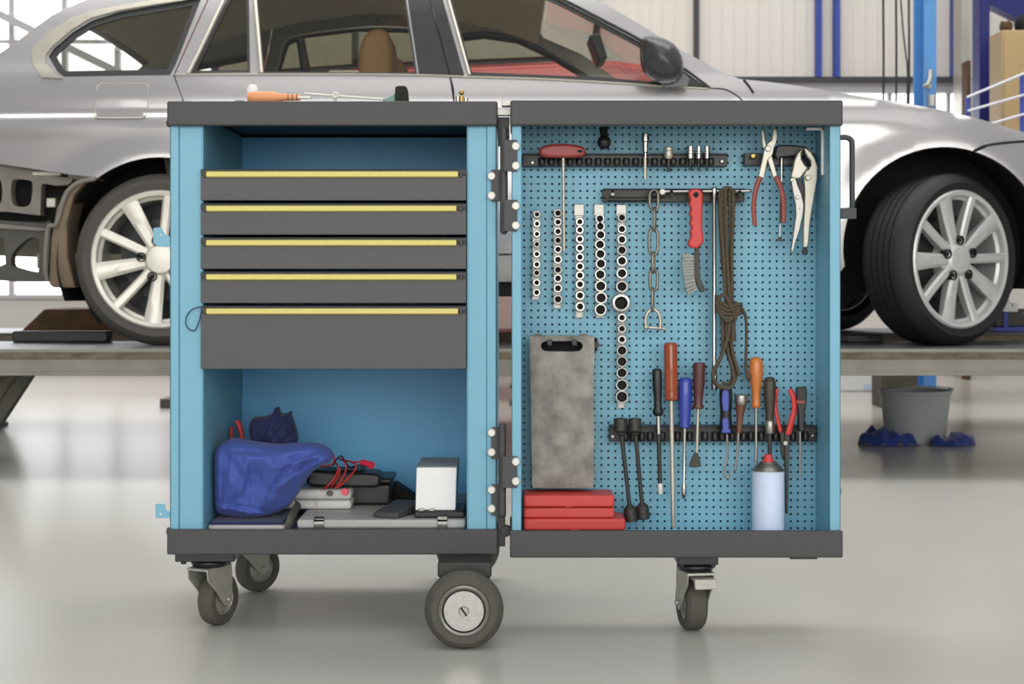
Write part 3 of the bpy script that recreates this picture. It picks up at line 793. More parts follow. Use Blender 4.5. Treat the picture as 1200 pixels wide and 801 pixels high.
# rear end without bumper: carrier frames, inner wing
yb = YS0 + .10
def plate(outer, holes, y, th, m, name, label=None, bev=.006):
    o2 = [(PX(a, y), PZ(c, y)) for a, c in outer]; h2 = [[(PX(a, y), PZ(c, y)) for a, c in h] for h in holes]
    A, Fc, d = fill2d(o2, h2, .03); n = len(A); b = MB()
    vs = [(u, y, v) for u, v in A] + [(u, y + th, v) for u, v in A]
    fs = [tuple(int(i) for i in f) for f in Fc] + [tuple(int(i) + n for i in reversed(f)) for f in Fc]
    for i, j in boundary(Fc): fs.append((i, i + n, j + n, j))
    b.add(vs, fs); o = obj(name, b, m, car, bev, label=label); return o
plate(smooth2([(-110, 186), (-40, 190), (20, 197), (45, 202), (70, 207), (84, 209), (80, 216), (62, 217), (50, 215), (48, 225), (47, 248), (44, 252), (10, 248), (-40, 246), (-110, 244)], 2),
      [smooth2([(17, 210), (34, 211), (38, 216), (37, 232), (33, 241), (20, 242), (14, 236), (13, 218)], 3), smooth2([(-22, 208), (-3, 209), (2, 216), (2, 234), (-4, 240), (-20, 239), (-27, 230), (-27, 214)], 3)],
      yb, .05, M['carrier'], 'bumper_carrier')
plate([(-110, 254), (0, 258), (52, 262), (57, 258), (60, 262), (58, 300), (55, 330), (20, 330), (-20, 327), (-110, 325)],
      [smooth2([(15, 296), (28, 283), (36, 278), (44, 279), (46, 286), (45, 316), (42, 319), (20, 314), (13, 309)], 2), smooth2([(-40, 282), (-10, 278), (3, 278), (5, 284), (6, 304), (2, 311), (-40, 312)], 2)],
      yb + .015, .05, M['carrier_dark'], 'bumper_carrier')
b = MB(); b.prism([P(-110, 258, yb), P(0, 262, yb), (P(53, 267, yb)), P(53, 271, yb), P(0, 268, yb), P(-110, 265, yb)], (0, .04, 0)); obj('carrier_rail', b, M['carrier'], car, .004)
b = MB(); b.box(PX(55, yb), PX(66, yb), yb - .01, yb + .02, PZ(243, yb), PZ(232, yb)); obj('bracket', b, M['zinc'], car, .003); b = MB(); b.box(PX(38, yb), PX(72, yb), yb - .006, yb + .02, PZ(206, yb), PZ(201, yb)); obj('bracket', b, M['zinc'], car, .003)
b = MB(); b.box(PX(-110, yb + .12), PX(86, yb + .12), yb + .12, yb + .16, PZ(328, yb), PZ(196, yb)); 
b.f = []; b.mi = []; b.v = []
b.prism([P(-110, 196, yb + .10), P(75, 204, yb + .1), P(75, 260, yb + .1), P(-110, 256, yb + .1)], (0, .05, 0)); obj('rear_panel', b, M['liner'], car)
b = MB()
iw = [cp(112, 207, .02), cp(92, 212, .02), cp(76, 222, .02), cp(66, 245, .02), cp(60, 280, .02), cp(57, 332, .02), cp(62, 337, .02), cp(88, 337, .02), cp(79, 300, .02), cp(78, 262, .02), cp(86, 228, .02), cp(98, 214, .02)]
b.prism(iw, (0, .16, 0)); obj('inner_wing', b, M['mudbrown'], car, .01, label='dusty brown inner wing')
b = MB(); b.tube(catmull([cp(112, 209, .0), cp(90, 215, .01), cp(76, 230, .01), cp(66, 262, .01), cp(56, 268, .01), cp(53, 310, .01), cp(55, 328, .01)], 5), .008, 8); obj('carrier_lip', b, M['carrier'], car)

# wheels
RT = S(101, YS0)
def make_wheel(tm, rmat, nspk=10, phase=11):
    """built at the origin, outer face towards -Y, face plane at y = 0"""
    root = thing('wheel', None, None); w_ = .205
    b = MB(); r = RT; rr = S(80.5, YS0)
    prof = [(.012, rr - .004), (.004, rr), (.0, rr + .012), (-.006, rr + .028), (.002, r - .022), (.018, r - .008), (.03, r - .002)]
    n = 5
    for k in range(n):
        a = .034 + (w_ - .068) * k / n; e = .034 + (w_ - .068) * (k + .82) / n; g = .034 + (w_ - .068) * (k + .91) / n
        prof += [(a, r), (e, r)] + ([(e + .001, r - .007), (.034 + (w_ - .068) * (k + .99) / n, r - .007)] if k < n - 1 else [])
    prof += [(w_ - .03, r - .002), (w_ - .012, r - .012), (w_, r - .04), (w_ - .004, rr), (w_ - .012, rr - .004)]
    b.lathe([(t_, q) for t_, q in prof], (0, 0, 0), (0, 1, 0), 64); ty = obj('tyre', b, tm, root, ang=30)
    b = MB()
    b.lathe([(.022, rr - .02), (.002, rr - .016), (-.002, rr - .004), (.003, rr + .002), (.012, rr + .001), (.015, rr - .006), (.05, rr - .02), (.19, rr - .028), (.19, rr - .032), (.05, rr - .026), (.03, rr - .03), (.022, rr - .02)], (0, 0, 0), (0, 1, 0), 64)
    ri = obj('rim', b, rmat, root, ang=40)
    for k in range(nspk):
        a = R(phase + 360 * k / nspk); b = MB()
        wi, wo = (.019, .032) if k % 2 else (.016, .017)
        ri_, ro = .046, rr - .012
        rings = []
        for t_ in np.linspace(0, 1, 7):
            rad = ri_ + (ro - ri_) * t_; hw = wi + (wo - wi) * t_; y0 = .012 - .010 * t_ ** 2 + .006 * (1 - t_) * t_; dp = .042 - .014 * t_
            rings.append([(rad, -hw, y0 + .006), (rad, -hw * .55, y0), (rad, hw * .55, y0), (rad, hw, y0 + .006), (rad, hw * .8, y0 + dp), (rad, -hw * .8, y0 + dp)])
        vs = []
        for rg in rings:
            for rad, s_, y in rg: vs.append((rad * math.cos(a) - s_ * math.sin(a), y, rad * math.sin(a) + s_ * math.cos(a)))
        fs = [tuple(range(6)), tuple(range(len(vs) - 1, len(vs) - 7, -1))]
        for i in range(6):
            for j in range(6): fs.append((i * 6 + j, i * 6 + (j + 1) % 6, (i + 1) * 6 + (j + 1) % 6, (i + 1) * 6 + j))
        b.add(vs, fs); obj('spoke', b, rmat, root, ang=25)
    b = MB(); b.lathe([(.0, 0), (.004, .036), (.005, .046), (.009, .052), (.016, .060), (.03, .074), (.07, .08), (.07, 0)], (0, 0, 0), (0, 1, 0), 30); obj('hub_cap', b, rmat, root, ang=18)
    for k in range(5):
        a = R(phase + 18 + 72 * k); c = Vector((math.cos(a) * .066, 0, math.sin(a) * .066))
        b = MB(); b.lathe([(.03, .017), (.005, .017), (.005, .013), (.02, .013), (.02, 0)], c, (0, 1, 0), 18); b.cyl(c + Vector((0, .009, 0)), c + Vector((0, .02, 0)), .0085, seg=6); obj('wheel_bolt', b, M['liner'], root)
    b = MB(); b.lathe([(.075, 0), (.075, .145), (.095, .145), (.095, 0)], (0, 0, 0), (0, 1, 0), 48); b.lathe([(.15, 0), (.15, rr - .03)], (0, 0, 0), (0, 1, 0), 48); b.box(-.15, -.07, .068, .12, -.06, .08)
    obj('brake_disc', b, M['seal'], root)
    return root
def set_wheel(root, loc, rz):
    root.location = loc; root.rotation_euler = (0, 0, rz)
    parent_loc = W(root); parent_to(root, car)
w1 = make_wheel(M['tyre_worn'], M['rim_cream'], phase=11)
hub = P(187, 305, YS0); hub.z = ZD + RT + .0008
w2 = make_wheel(M['tyre'], M['rim'], phase=2)
fc = P(1128, 302, YS0 - .02); fc.z = ZD + RT + .0008
w3 = copy_tree(w1); w4 = copy_tree(w2)
set_wheel(w1, hub, 0)
set_wheel(w2, fc, R(33))
set_wheel(w3, Vector((hub.x, 2 * YC0 - hub.y, hub.z)), PI)
set_wheel(w4, Vector((PX(1107, YS0) - .13, 2 * YC0 - YS0 - .02, fc.z)), PI + R(33))

# ================================================================== red car behind, on a lift of its own
YR = 8.35
rc = thing('red_car', 'red car with dark windows seen through the windows of the silver car', 'car', (PX(560, YR), YR + .85, 0))
zr = 0.78
def rx(p): return PX(p, YR)
prof = [(232, 300), (228, 110), (238, 92), (360, 83), (440, 77), (560, 74), (650, 70), (668, 68), (720, 70), (770, 77), (796, 92), (804, 170), (802, 300)]
b = MB(); b.prism([P(a, c, YR) for a, c in prof], (0, 1.7, 0)); obj('body', b, M['red_paint'], rc, .04, seg=4)
b = MB(); b.prism([P(a, c, YR + .06) for a, c in [(244, 92), (250, 10), (275, -50), (420, -66), (560, -60), (604, -10), (655, 70), (600, 75), (440, 78), (360, 84)]], (0, 1.56, 0)); obj('cabin', b, M['seal'], rc, .05, seg=3)
b = MB(); b.prism([P(a, c, YR - .004) for a, c in [(244, 94), (360, 85), (440, 79), (560, 76), (650, 72), (650, 69), (560, 73), (440, 76), (360, 81), (244, 89)]], (0, .01, 0)); obj('waist_seal', b, M['seal'], rc)
for q in ([(256, 86), (262, 10), (285, -40), (350, -52), (412, -53), (412, 75)], [(420, 75), (420, -54), (505, -56), (505, 71)], [(514, 71), (514, -54), (556, -50), (596, -5), (640, 66)]):
    b = MB(); b.prism([P(a, c, YR + .05) for a, c in q], (0, .012, 0)); obj('window_glass', b, M['interior'], rc)
b = MB(); b.box(rx(386), rx(423), YR - .012, YR - .001, PZ(90, YR), PZ(83, YR)); obj('plate', b, M['card'], rc, .003)
for px in (440, 720):
    b = MB(); c = Vector((rx(px), YR - .01, zr + .1))
    b.lathe([(0, 0), (0, .2), (.02, .31), (.2, .31), (.2, 0)], c, (0, 1, 0), 32); o = obj('wheel', b, M['tyre'], rc)
    c2 = Vector((rx(px), YR + 1.52, zr + .1)); b = MB(); b.lathe([(0, 0), (0, .2), (.02, .31), (.2, .31), (.2, 0)], c2, (0, 1, 0), 32); obj('wheel', b, M['tyre'], rc)
b = MB(); zt = zr + .1 - .31
zt = PZ(300, YR) - .062
for px in (525, 615):
    for dy in (.12, 1.46):
        x = rx(px); b.box(x, x + .1, YR + dy, YR + dy + .1, .012, zt - .02); b.box(x - .08, x + .18, YR + dy - .08, YR + dy + .18, 0, .012); b.box(x - .04, x + .14, YR + dy - .04, YR + dy + .14, zt - .02, zt + .055)
single('rear_lift', b, M['lift_dark'], 'dark lift under the red car, behind the silver car', 'car lift', bevel=.004)
# ================================================================== the tool trolley
Y0 = 3.0; YD = 2.965
def fx(p): return PX(p, Y0)
def fz(p): return PZ(p, Y0)
def dx(p): return PX(p, YD)
def dz(p): return PZ(p, YD)
YBK = 3.43; YBO = 3.475
tr = thing('tool_trolley', 'blue and charcoal workshop tool trolley on casters with its pegboard door folded open', 'tool trolley', (fx(400), 3.23, 0))
# cabinet shell: side walls with folded front posts, back, floor, inner top
zt, zb_ = fz(147) + .018, .1765
b = MB()
b.box(fx(199), fx(201.2), Y0, YBO, zb_, zt); b.box(fx(579.8), fx(582), Y0, YBO, zb_, zt)                       # outer skins
b.box(fx(199), fx(209.5), Y0, Y0 + .012, zb_, zt); b.box(fx(570.5), fx(582), Y0, Y0 + .012, zb_, zt)            # front flanges
b.box(fx(209.5), fx(237), Y0 + .004, Y0 + .014, zb_, zt); b.box(fx(548), fx(570.5), Y0 + .004, Y0 + .014, zb_, zt)
b.box(fx(236), fx(238), Y0 + .002, YBK, zb_, zt); b.box(fx(547), fx(549), Y0 + .002, YBK, zb_, zt)              # inner cheeks
b.box(fx(199), fx(582), YBO - .004, YBO, zb_, zt)
b.box(fx(201), fx(580), Y0 + .005, YBO, zb_ - .004, zb_ + .0005)
obj('cabinet_shell', b, M['blue'], tr, .0015)
b = MB(); b.box(fx(238) + .0005, fx(547) - .0005, YBK, YBK + .006, zb_ + .001, zt - .003); obj('back_panel', b, M['blue_bounce'], tr)  # bounced light inside the cabinet is tinted into this panel's blue
b = MB()     # drawer guides inside the cheeks
for k, yy in enumerate((199, 238, 278, 318, 358)):
    for xa, xb in ((238, 242), (543, 547)):
        b.box(fx(xa), fx(xb), Y0 + .03, Y0 + .40, fz(yy + 20), fz(yy + 12))
obj('drawer_guide', b, M['black'], tr)
def tray(x0, x1, y0, y1, z0, z1, par):
    b = MB(); t = .010; zf_ = .1715
    vs = [(x0, y0, z0), (x1, y0, z0), (x1, y1, z0), (x0, y1, z0), (x0, y0, z1), (x1, y0, z1), (x1, y1, z1), (x0, y1, z1),
          (x0 + t, y0 + t, z1), (x1 - t, y0 + t, z1), (x1 - t, y1 - t, z1), (x0 + t, y1 - t, z1), (x0 + t, y0 + t, zf_), (x1 - t, y0 + t, zf_), (x1 - t, y1 - t, zf_), (x0 + t, y1 - t, zf_)]
    fs = [(0, 3, 2, 1), (0, 1, 5, 4), (1, 2, 6, 5), (2, 3, 7, 6), (3, 0, 4, 7), (12, 13, 14, 15)]
    fs += [(4 + i, 4 + (i + 1) % 4, 8 + (i + 1) % 4, 8 + i) for i in range(4)] + [(8 + i, 8 + (i + 1) % 4, 12 + (i + 1) % 4, 12 + i) for i in range(4)]
    b.add(vs, fs); return obj('bottom_tray', b, M['plastic'], par, .003, seg=3)
def lid_cover(x0, x1, y0, y1, z0, z1, par):
    b = MB(); t = .010; zi = z0 + .022
    vs = [(x0, y0, z1), (x1, y0, z1), (x1, y1, z1), (x0, y1, z1), (x0, y0, z0), (x1, y0, z0), (x1, y1, z0), (x0, y1, z0),
          (x0 + t, y0 + t, z0), (x1 - t, y0 + t, z0), (x1 - t, y1 - t, z0), (x0 + t, y1 - t, z0), (x0 + t, y0 + t, zi), (x1 - t, y0 + t, zi), (x1 - t, y1 - t, zi), (x0 + t, y1 - t, zi)]
    fs = [(0, 3, 2, 1), (0, 1, 5, 4), (1, 2, 6, 5), (2, 3, 7, 6), (3, 0, 4, 7), (12, 13, 14, 15)]
    fs += [(4 + i, 4 + (i + 1) % 4, 8 + (i + 1) % 4, 8 + i) for i in range(4)] + [(8 + i, 8 + (i + 1) % 4, 12 + (i + 1) % 4, 12 + i) for i in range(4)]
    b.add(vs, fs); return obj('top_cover', b, M['plastic'], par, .004, seg=3)
def cover(x0, x1, y0, y1, z0, z1, name, par):
    b = MB(); b.box(x0, x1, y0, y1, z0, z1); return obj(name, b, M['plastic'], par, .005, seg=3)
lid_cover(fx(197), fx(583.2), Y0 - .012, YBO + .012, fz(148), fz(119), tr)
tray(fx(197), fx(583.2), Y0 - .012, YBO + .012, fz(648.5), fz(619), tr)
# drawers
for k, (ya, yb2) in enumerate(((198, 235), (238, 275), (278, 315), (318, 355), (358, 432))):
    b = MB(); xa, xb = fx(236), fx(546.5); za, zc = fz(yb2), fz(ya)
    b.box(xa, xb, Y0 - .006, Y0 + .012, za, zc - .0125)
    b.prism([(xa, Y0 - .006, zc - .0125), (xa, Y0 - .010, zc - .004), (xa, Y0 - .004, zc), (xa, Y0 + .012, zc), (xa, Y0 + .012, zc - .0125)], (xb - xa, 0, 0))
    b.box(fx(243), fx(542), Y0 + .012, Y0 + .395, za + .006, zc - .018 if k else zc - .03)
    d = obj('drawer', b, M['drawer'], tr, .0012)
    s = MB(); x0, x1 = fx(243), fx(537 - (k in (1, 2, 3)) * 2)
    s.prism([(x0, Y0 - .0075, zc - .0165), (x0, Y0 - .013, zc - .0145), (x0, Y0 - .013, zc - .0060), (x0, Y0 - .0085, zc - .0045)], (x1 - x0, 0, 0))
    obj('handle', s, M['yellow'], d, .0008, label='yellow pull strip')
    for xe in (fx(239.5), fx(539)):
        s = MB(); s.box(xe, xe + .0045, Y0 - .012, Y0 - .006, zc - .016, zc - .005); obj('end_cap', s, M['plastic'], d, .001)
# latches on the left edge, side stop
for ya, rev in ((263, True), (590, False)):
    b = MB()
    pl_ = [(199.2, ya + 17), (182, ya + 17), (182, ya), (193, ya), (194, ya + 8), (199.2, ya + 9)] if not rev else [(199.2, ya + 26), (186, ya + 26), (179.5, ya + 22), (179.5, ya + 4), (189, ya + 3), (193, ya + 12), (199.2, ya + 14)]
    b.pprism(pl_, Y0, Y0 + .001, Y0 + .004); o = obj('latch', b, M['blue'], tr, .0006)
    b = MB(); b.cyl(P(188.5, ya + 12, Y0 - .001), P(188.5, ya + 12, Y0 + .001), .0016); obj('rivet', b, M['bolt'], o)
for yy in (143, 624):
    b = MB(); b.lathe([(0, 0), (0, .0075), (.004, .0075), (.006, .005), (.006, 0)], (fx(199) - .004, Y0 + .02, fz(yy)), (-1, 0, 0), 16); obj('stop_knob', b, M['black'], tr)
# little wire loop by the lowest drawer
b = MB(); pts = [P(236, 359, Y0 - .008), P(226, 362, Y0 - .006), P(219, 370, Y0 - .004), P(218, 380, Y0 - .004), P(223, 386.5, Y0 - .004), P(229, 386, Y0 - .004), P(234, 374, Y0 - .005), P(236.5, 361, Y0 - .007)]
b.tube(catmull(pts, 6), .0011, 6); single('wire_loop', b, M['navy'], 'thin dark wire loop caught at the left end of the deep bottom drawer', 'wire')

# door with pegboard
dr = MB(); YPB = 3.108; YDB = 3.132
dzt, dzb = dz(147) + .018, .1765
dr.box(dx(599.5), dx(611), YD, YD + .012, dzb, dzt); dr.box(dx(599.5), dx(601.2), YD, YDB, dzb, dzt)
dr.box(dx(972.5), dx(985), YD, YD + .010, dzb, dzt); dr.box(dx(983.3), dx(985), YD, YDB, dzb, dzt)
dr.box(dx(599.5), dx(985), YDB - .003, YDB, dzb, dzt)
dr.box(dx(601), dx(984), YD + .004, YDB, dzb - .004, dzb + .0005)
door = obj('door', dr, M['blue'], tr, .0012)
def perforated(x0, x1, z0, z1, pitch, r, place, depth=.006):
    """a sheet with real round holes; place(u, v, w) maps sheet coordinates to space"""
    nx = max(1, round((x1 - x0) / pitch)); nz = max(1, round((z1 - z0) / pitch)); px_ = (x1 - x0) / nx; pz_ = (z1 - z0) / nz
    vs = []; fs = []
    for i in range(nx):
        for j in range(nz):
            o = len(vs); xa = x0 + i * px_; za = z0 + j * pz_; cx_, cz_ = xa + px_ / 2, za + pz_ / 2
            vs += [place(xa, za, 0), place(xa + px_, za, 0), place(xa + px_, za + pz_, 0), place(xa, za + pz_, 0)]
            for w_ in (0, depth):
                for k in range(8):
                    a = R(22.5 + 45 * k); vs.append(place(cx_ + r * math.cos(a), cz_ + r * math.sin(a), w_))
            h = o + 4      # hole verts: 0:22.5(right up) 1:67.5 2:112.5 3:157.5 4:202.5 5:247.5 6:292.5 7:337.5
            fs += [(o, o + 1, h + 6, h + 5), (o + 1, o + 2, h + 0, h + 7), (o + 2, o + 3, h + 2, h + 1), (o + 3, o, h + 4, h + 3),
                   (o, h + 5, h + 4), (o + 1, h + 7, h + 6), (o + 2, h + 1, h + 0), (o + 3, h + 3, h + 2)]
            for k in range(8): fs.append((h + k, h + (k + 1) % 8, h + 8 + (k + 1) % 8, h + 8 + k))
    return vs, fs
pp = 8.19 * YPB / F
vs, fs = perforated(dx(602), PX(955.5, YPB), dzb, dzt - .002, pp, .0024, lambda u, v, w_: Vector((u, YPB + w_, v)))
b = MB(); b.add(vs, fs); obj('pegboard', b, M['blue'], door, clean=False, ang=20, label='perforated blue pegboard')
xw = (dx(961.5) + PX(946, YPB)) / 2
vs, fs = perforated(YD + .012, YPB, dzb, dzt - .002, pp, .0022, lambda u, v, w_: Vector((dx(972.5) + (PX(955.5, YPB) - dx(972.5)) * (u - YD - .012) / (YPB - YD - .012) + w_, u, v)))
b = MB(); b.add(vs, fs); obj('pegboard', b, M['blue'], door, clean=False, ang=20, label='perforated blue side of the door')
lid_cover(dx(598), dx(986.5), YD - .012, YDB + .006, dz(148), dz(118), door)
tray(dx(597.5), dx(986.5), YD - .012, YDB + .006, dz(652), dz(620.5), door)
b = MB(); b.box(dx(926), dx(958), YD + .0, YDB - .02, dz(655), dz(651.5)); obj('skid', b, M['black'], door, .001)
# push handle on the door's outer edge
b = MB(); pts = [(984, 161), (992, 161), (997, 164), (998.5, 172), (998.5, 220), (998.5, 243), (995, 246), (984, 247)]
Yh = YD + .075
b.tube(catmull([P(a, c, Yh) for a, c in pts], 5), .0052, 10); b.box(PX(984, Yh), PX(1002, Yh), Yh - .012, Yh + .012, PZ(256, Yh), PZ(244, Yh)); obj('push_handle', b, M['plastic'], door, ang=50)
b = MB(); b.lathe([(0, .0), (0, .010), (.008, .010), (.012, .007), (.012, 0)], (dx(985), YD + .06, dz(580)), (1, 0, 0), 16); obj('stop_knob', b, M['black'], door)
# hinges with pale bolts
def hinge(ztop, zbot, left, right, xk):
    b = MB(); Yg = Y0 - .016
    b.tube([P(xk, ztop, Yg), P(xk, zbot, Yg)], .0075, 12)
    for q in (ztop, zbot): b.ball(P(xk, q, Yg), .0074, 12, 8)
    for ys in left: b.box(fx(576), fx(xk), Y0 - .008, Y0 - .001, fz(max(ys) + 7), fz(min(ys) - 7))
    for ys in right: b.box(PX(xk, YD), dx(606), YD - .006, YD - .001, dz(max(ys) + 7), dz(min(ys) - 7))
    h = obj('hinge', b, M['plastic'], tr, .001, ang=40)
    for ys in left:
        for y in ys:
            q = MB(); q.lathe([(0, 0), (0, .0062), (.003, .0078), (.0055, .0078), (.0055, 0)], P(576, y, Y0 - .0142), (0, 1, 0), 18); q.box(P(576, y, Y0).x - .001, P(576, y, Y0).x + .001, Y0 - .0146, Y0 - .0142, fz(y) - .004, fz(y) + .004); obj('bolt', q, M['bolt'], h, label='pale bolt head')
    for ys in right:
        for y in ys:
            q = MB(); q.lathe([(0, 0), (0, .0062), (.003, .0078), (.0055, .0078), (.0055, 0)], P(604.5, y, YD - .0122), (0, 1, 0), 18); q.box(dx(604.5) - .004, dx(604.5) + .004, YD - .0126, YD - .0122, dz(y) - .001, dz(y) + .001); obj('bolt', q, M['bolt'], h, label='pale bolt head')
hinge(152, 270, [(206, 229)], [(171, 194), (241, 264)], 590.5)
hinge(500, 602, [(507, 530), (574, 596)], [(541, 564)], 588.5)
b = MB(); b.box(fx(582.5), fx(599), Y0 + .0, Y0 + .02, fz(135), fz(127.5)); b.box(fx(588), fx(600), Y0 + .0, Y0 + .03, fz(124), fz(117)); obj('lock_bar', b, M['zinc'], tr, .001)
b = MB(); b.box(fx(583.5), fx(597), Y0 + .02, Y0 + .03, fz(170), fz(136)); obj('lock_plate', b, M['black'], tr, .001)
b = MB(); b.lathe([(0, 0), (0, .011), (.01, .011), (.012, 0)], P(593, 622, Y0 - .002), (0, 1, 0), 16); b.box(fx(584), fx(592), Y0, Y0 + .03, fz(640), fz(604)); obj('lock_foot', b, M['black'], tr, .001)

# casters
def swivel_caster(cx, cy, ztop, r, wdt, rot, name='caster', plate=(.05, .05), brake=False, parent=None, pmat='black', trail=.028):
    root = thing(name, None, None)
    b = MB(); b.box(-plate[0], plate[0], -plate[1], plate[1], ztop - .018, ztop); b.lathe([(0, 0), (0, .032), (.010, .036), (.016, .03), (.016, 0)], (0, 0, ztop - .034), (0, 0, 1), 24)
    for sx in (-1, 1):
        for sy in (-1, 1): b.cyl((sx * plate[0] * .75, sy * plate[1] * .75, ztop - .024), (sx * plate[0] * .75, sy * plate[1] * .75, ztop - .017), .006, seg=6)
    obj('mounting_plate', b, M[pmat], root, .002)
    c, s_ = math.cos(rot), math.sin(rot); Mx = Matrix(((c, -s_, 0, 0), (s_, c, 0, 0), (0, 0, 1, 0), (0, 0, 0, 1)))
    b = MB(); zc = r; hw = wdt / 2
    for sx in (-1, 1):      # fork cheeks: broad at the crown, narrowing to the axle
        x = sx * (hw + .005)
        b.prism([(x - .0015, -.040, ztop - .036), (x - .0015, .040, ztop - .036), (x - .0015, .043, ztop - .052), (x - .0015, trail + .014, zc - .004), (x - .0015, trail, zc - .014), (x - .0015, trail - .014, zc - .006), (x - .0015, -.012, ztop - .078), (x - .0015, -.036, ztop - .056)], (.003, 0, 0))
        b.lathe([(0, 0), (0, .006), (.006, .006), (.006, 0)], (x + sx * .0015, trail, zc), (sx, 0, 0), 8)
    b.box(-hw - .0065, hw + .0065, -.040, .040, ztop - .038, ztop - .033)
    if brake:
        b.box(-hw * .9, hw * 1.15, -.058, -.02, ztop - .046, ztop - .041); b.prism([(-hw * .9, -.058, ztop - .041), (-hw * .9, -.066, ztop - .058), (-hw * .9, -.06, ztop - .06), (-hw * .9, -.05, ztop - .046)], (hw * 2.05, 0, 0))
    b.xform(Mx); obj('fork', b, M['zinc'], root, .001)
    b = MB(); b.lathe([(-hw, r * .62), (-hw * .98, r * .86), (-hw * .7, r * .97), (-hw * .25, r), (hw * .25, r), (hw * .7, r * .97), (hw * .98, r * .86), (hw, r * .62), (hw * .7, r * .6), (-hw * .7, r * .6), (-hw, r * .62)], (0, trail, zc), (1, 0, 0), 40)
    b.xform(Mx); obj('tyre', b, M['rubber'], root)
    b = MB(); b.lathe([(-hw * .6, 0), (-hw * .6, r * .2), (-hw * .5, r * .3), (-hw * .35, r * .5), (-hw * .75, r * .6), (-hw * .7, r * .64), (hw * .7, r * .64), (hw * .75, r * .6), (hw * .35, r * .5), (hw * .5, r * .3), (hw * .6, r * .2), (hw * .6, 0)], (0, trail, zc), (1, 0, 0), 32)
    b.xform(Mx); obj('hub', b, M['zinc'], root)
    root.location = (cx, cy, 0.0)
    parent_to(root, parent or tr); return root
ZC = fz(648.5)
swivel_caster(PX(246, 3.07), 3.066, ZC - .0005, .051, .034, R(-25), plate=(.056, .05))
swivel_caster(PX(302, 3.42) - .02, 3.40, ZC - .0005, .051, .034, R(-45), plate=(.05, .05))
swivel_caster(PX(815, 3.02), 3.02, dz(652) - .0005, .052, .040, R(9), plate=(.038, .04), brake=True)
def fixed_wheel(cx, cy, r, w_, sgn):
    """disc wheel facing the front (sgn -1) or the back"""
    root = thing('fixed_wheel', None, None); yf = sgn * w_ / 2
    ax = (0, -sgn, 0); o = (0, yf, r)
    b = MB(); b.lathe([(.004, r * .60), (.0, r * .68), (.0, r * .82), (.006, r * .92), (.014, r * .985), (w_ * .5, r), (w_ - .014, r * .985), (w_ - .006, r * .92), (w_, r * .8), (w_, r * .6), (.004, r * .60)], o, ax, 48); obj('tyre', b, M['rubber'], root)
    b = MB(); b.lathe([(.006, r * .535), (.001, r * .55), (-.001, r * .60), (.001, r * .64), (.006, r * .66), (.02, r * .66), (.02, r * .535), (.006, r * .535)], o, ax, 48); obj('rim_ring', b, M['satin'], root)
    b = MB(); b.lathe([(.001, 0), (.001, r * .5), (.004, r * .525), (.012, r * .525), (w_, r * .525), (w_, 0)], o, ax, 48); obj('hub_disc', b, M['hubdisc'], root)
    b = MB(); b.lathe([(-.003, 0), (-.003, r * .11), (0, r * .13), (.003, r * .13), (.003, 0)], o, ax, 20); 
    obj('axle_screw', b, M['satin'], root)
    b = MB(); b.box(-.0016, .0016, yf + sgn * .0028, yf + sgn * .0036, r - .009, r + .009); mm = Matrix.Translation((0, 0, r)) @ Matrix.Rotation(R(-35), 4, 'Y') @ Matrix.Translation((0, 0, -r)); b.xform(mm); obj('screw_slot', b, M['matblack'], root)
    b = MB(); b.box(-.049, .049, -sgn * (w_ / 2 + .004) - .0, -sgn * (w_ / 2 + .085), ZC - .028, ZC - .0005)
    yi = -sgn * (w_ / 2 + .004); yo = -sgn * (w_ / 2 + .03)
    b.box(-.046, .046, min(yi, yo), max(yi, yo), r - .02, ZC - .028); b.cyl((0, yi, r), (0, -sgn * (w_ / 2 - .01), r), .012); obj('bracket', b, M['darksteel'], root, .003)
    root.location = (cx, cy, 0); parent_to(root, tr)
fixed_wheel(PX(543.5, 2.87), 2.87 + .019, .0715, .038, -1)
fixed_wheel(PX(548, 3.56), 3.56, .0715, .038, 1)
# ================================================================== on the pegboard
YT = 3.072        # plane of most hanging tools
def T(a, c, y=YT): return P(a, c, y)
def px2(n, y=YT): return S(n, y)
def polycm(poly, n=4): return smooth2(poly, n)

def vtool(ang_deg, ax, ay):
    """rotation about the picture normal through (ax, ay), degrees clockwise"""
    c = T(ax, ay); return Matrix.Translation(c) @ Matrix.Rotation(R(ang_deg), 4, 'Y') @ Matrix.Translation(-c)

def vlathe(mb, x, prof, y=YT, seg=18):
    """surface of revolution about a vertical axis: prof of (row, half width in px)"""
    o = T(x, prof[0][0], y); pr = [((r - prof[0][0]) * y / F, w_ * y / F) for r, w_ in prof]
    if pr[0][1] > 0: pr = [(pr[0][0], 0)] + pr
    if pr[-1][1] > 0: pr = pr + [(pr[-1][0], 0)]
    mb.lathe(pr, o, (0, 0, -1), seg); return mb

# --- holder rails
def rail(label, xa, xb, ya, yb, clips, cy0, cy1, cw, ends=()):
    t = thing('tool_rail', label, 'tool rail', (PX((xa + xb) / 2, 3.088), 3.09, PZ(yb, 3.088)))
    b = MB(); b.pbox(xa, xb, ya, yb, 3.088, 3.084, 3.1075); b.pbox(xa, xb, ya, ya + 1.8, 3.088, 3.076, 3.084); obj('back_strip', b, M['black'], t, .001)
    for i, x in enumerate(clips):
        b = MB(); vlathe(b, x, [(cy0, cw * .8), (cy0 + 1, cw), (cy1 - 2, cw), (cy1, cw * .75)], 3.077, 12)
        o = obj('clip', b, M['black'], t, ang=50)
    for x, y in ends:
        b = MB(); b.lathe([(0, 0), (0, .0028), (.003, .0045), (.006, .0045), (.006, 0)], (PX(x, 3.08), 3.078, PZ(y, 3.08)), (0, 1, 0), 12); obj('screw', b, M['satin'], t)
    return t
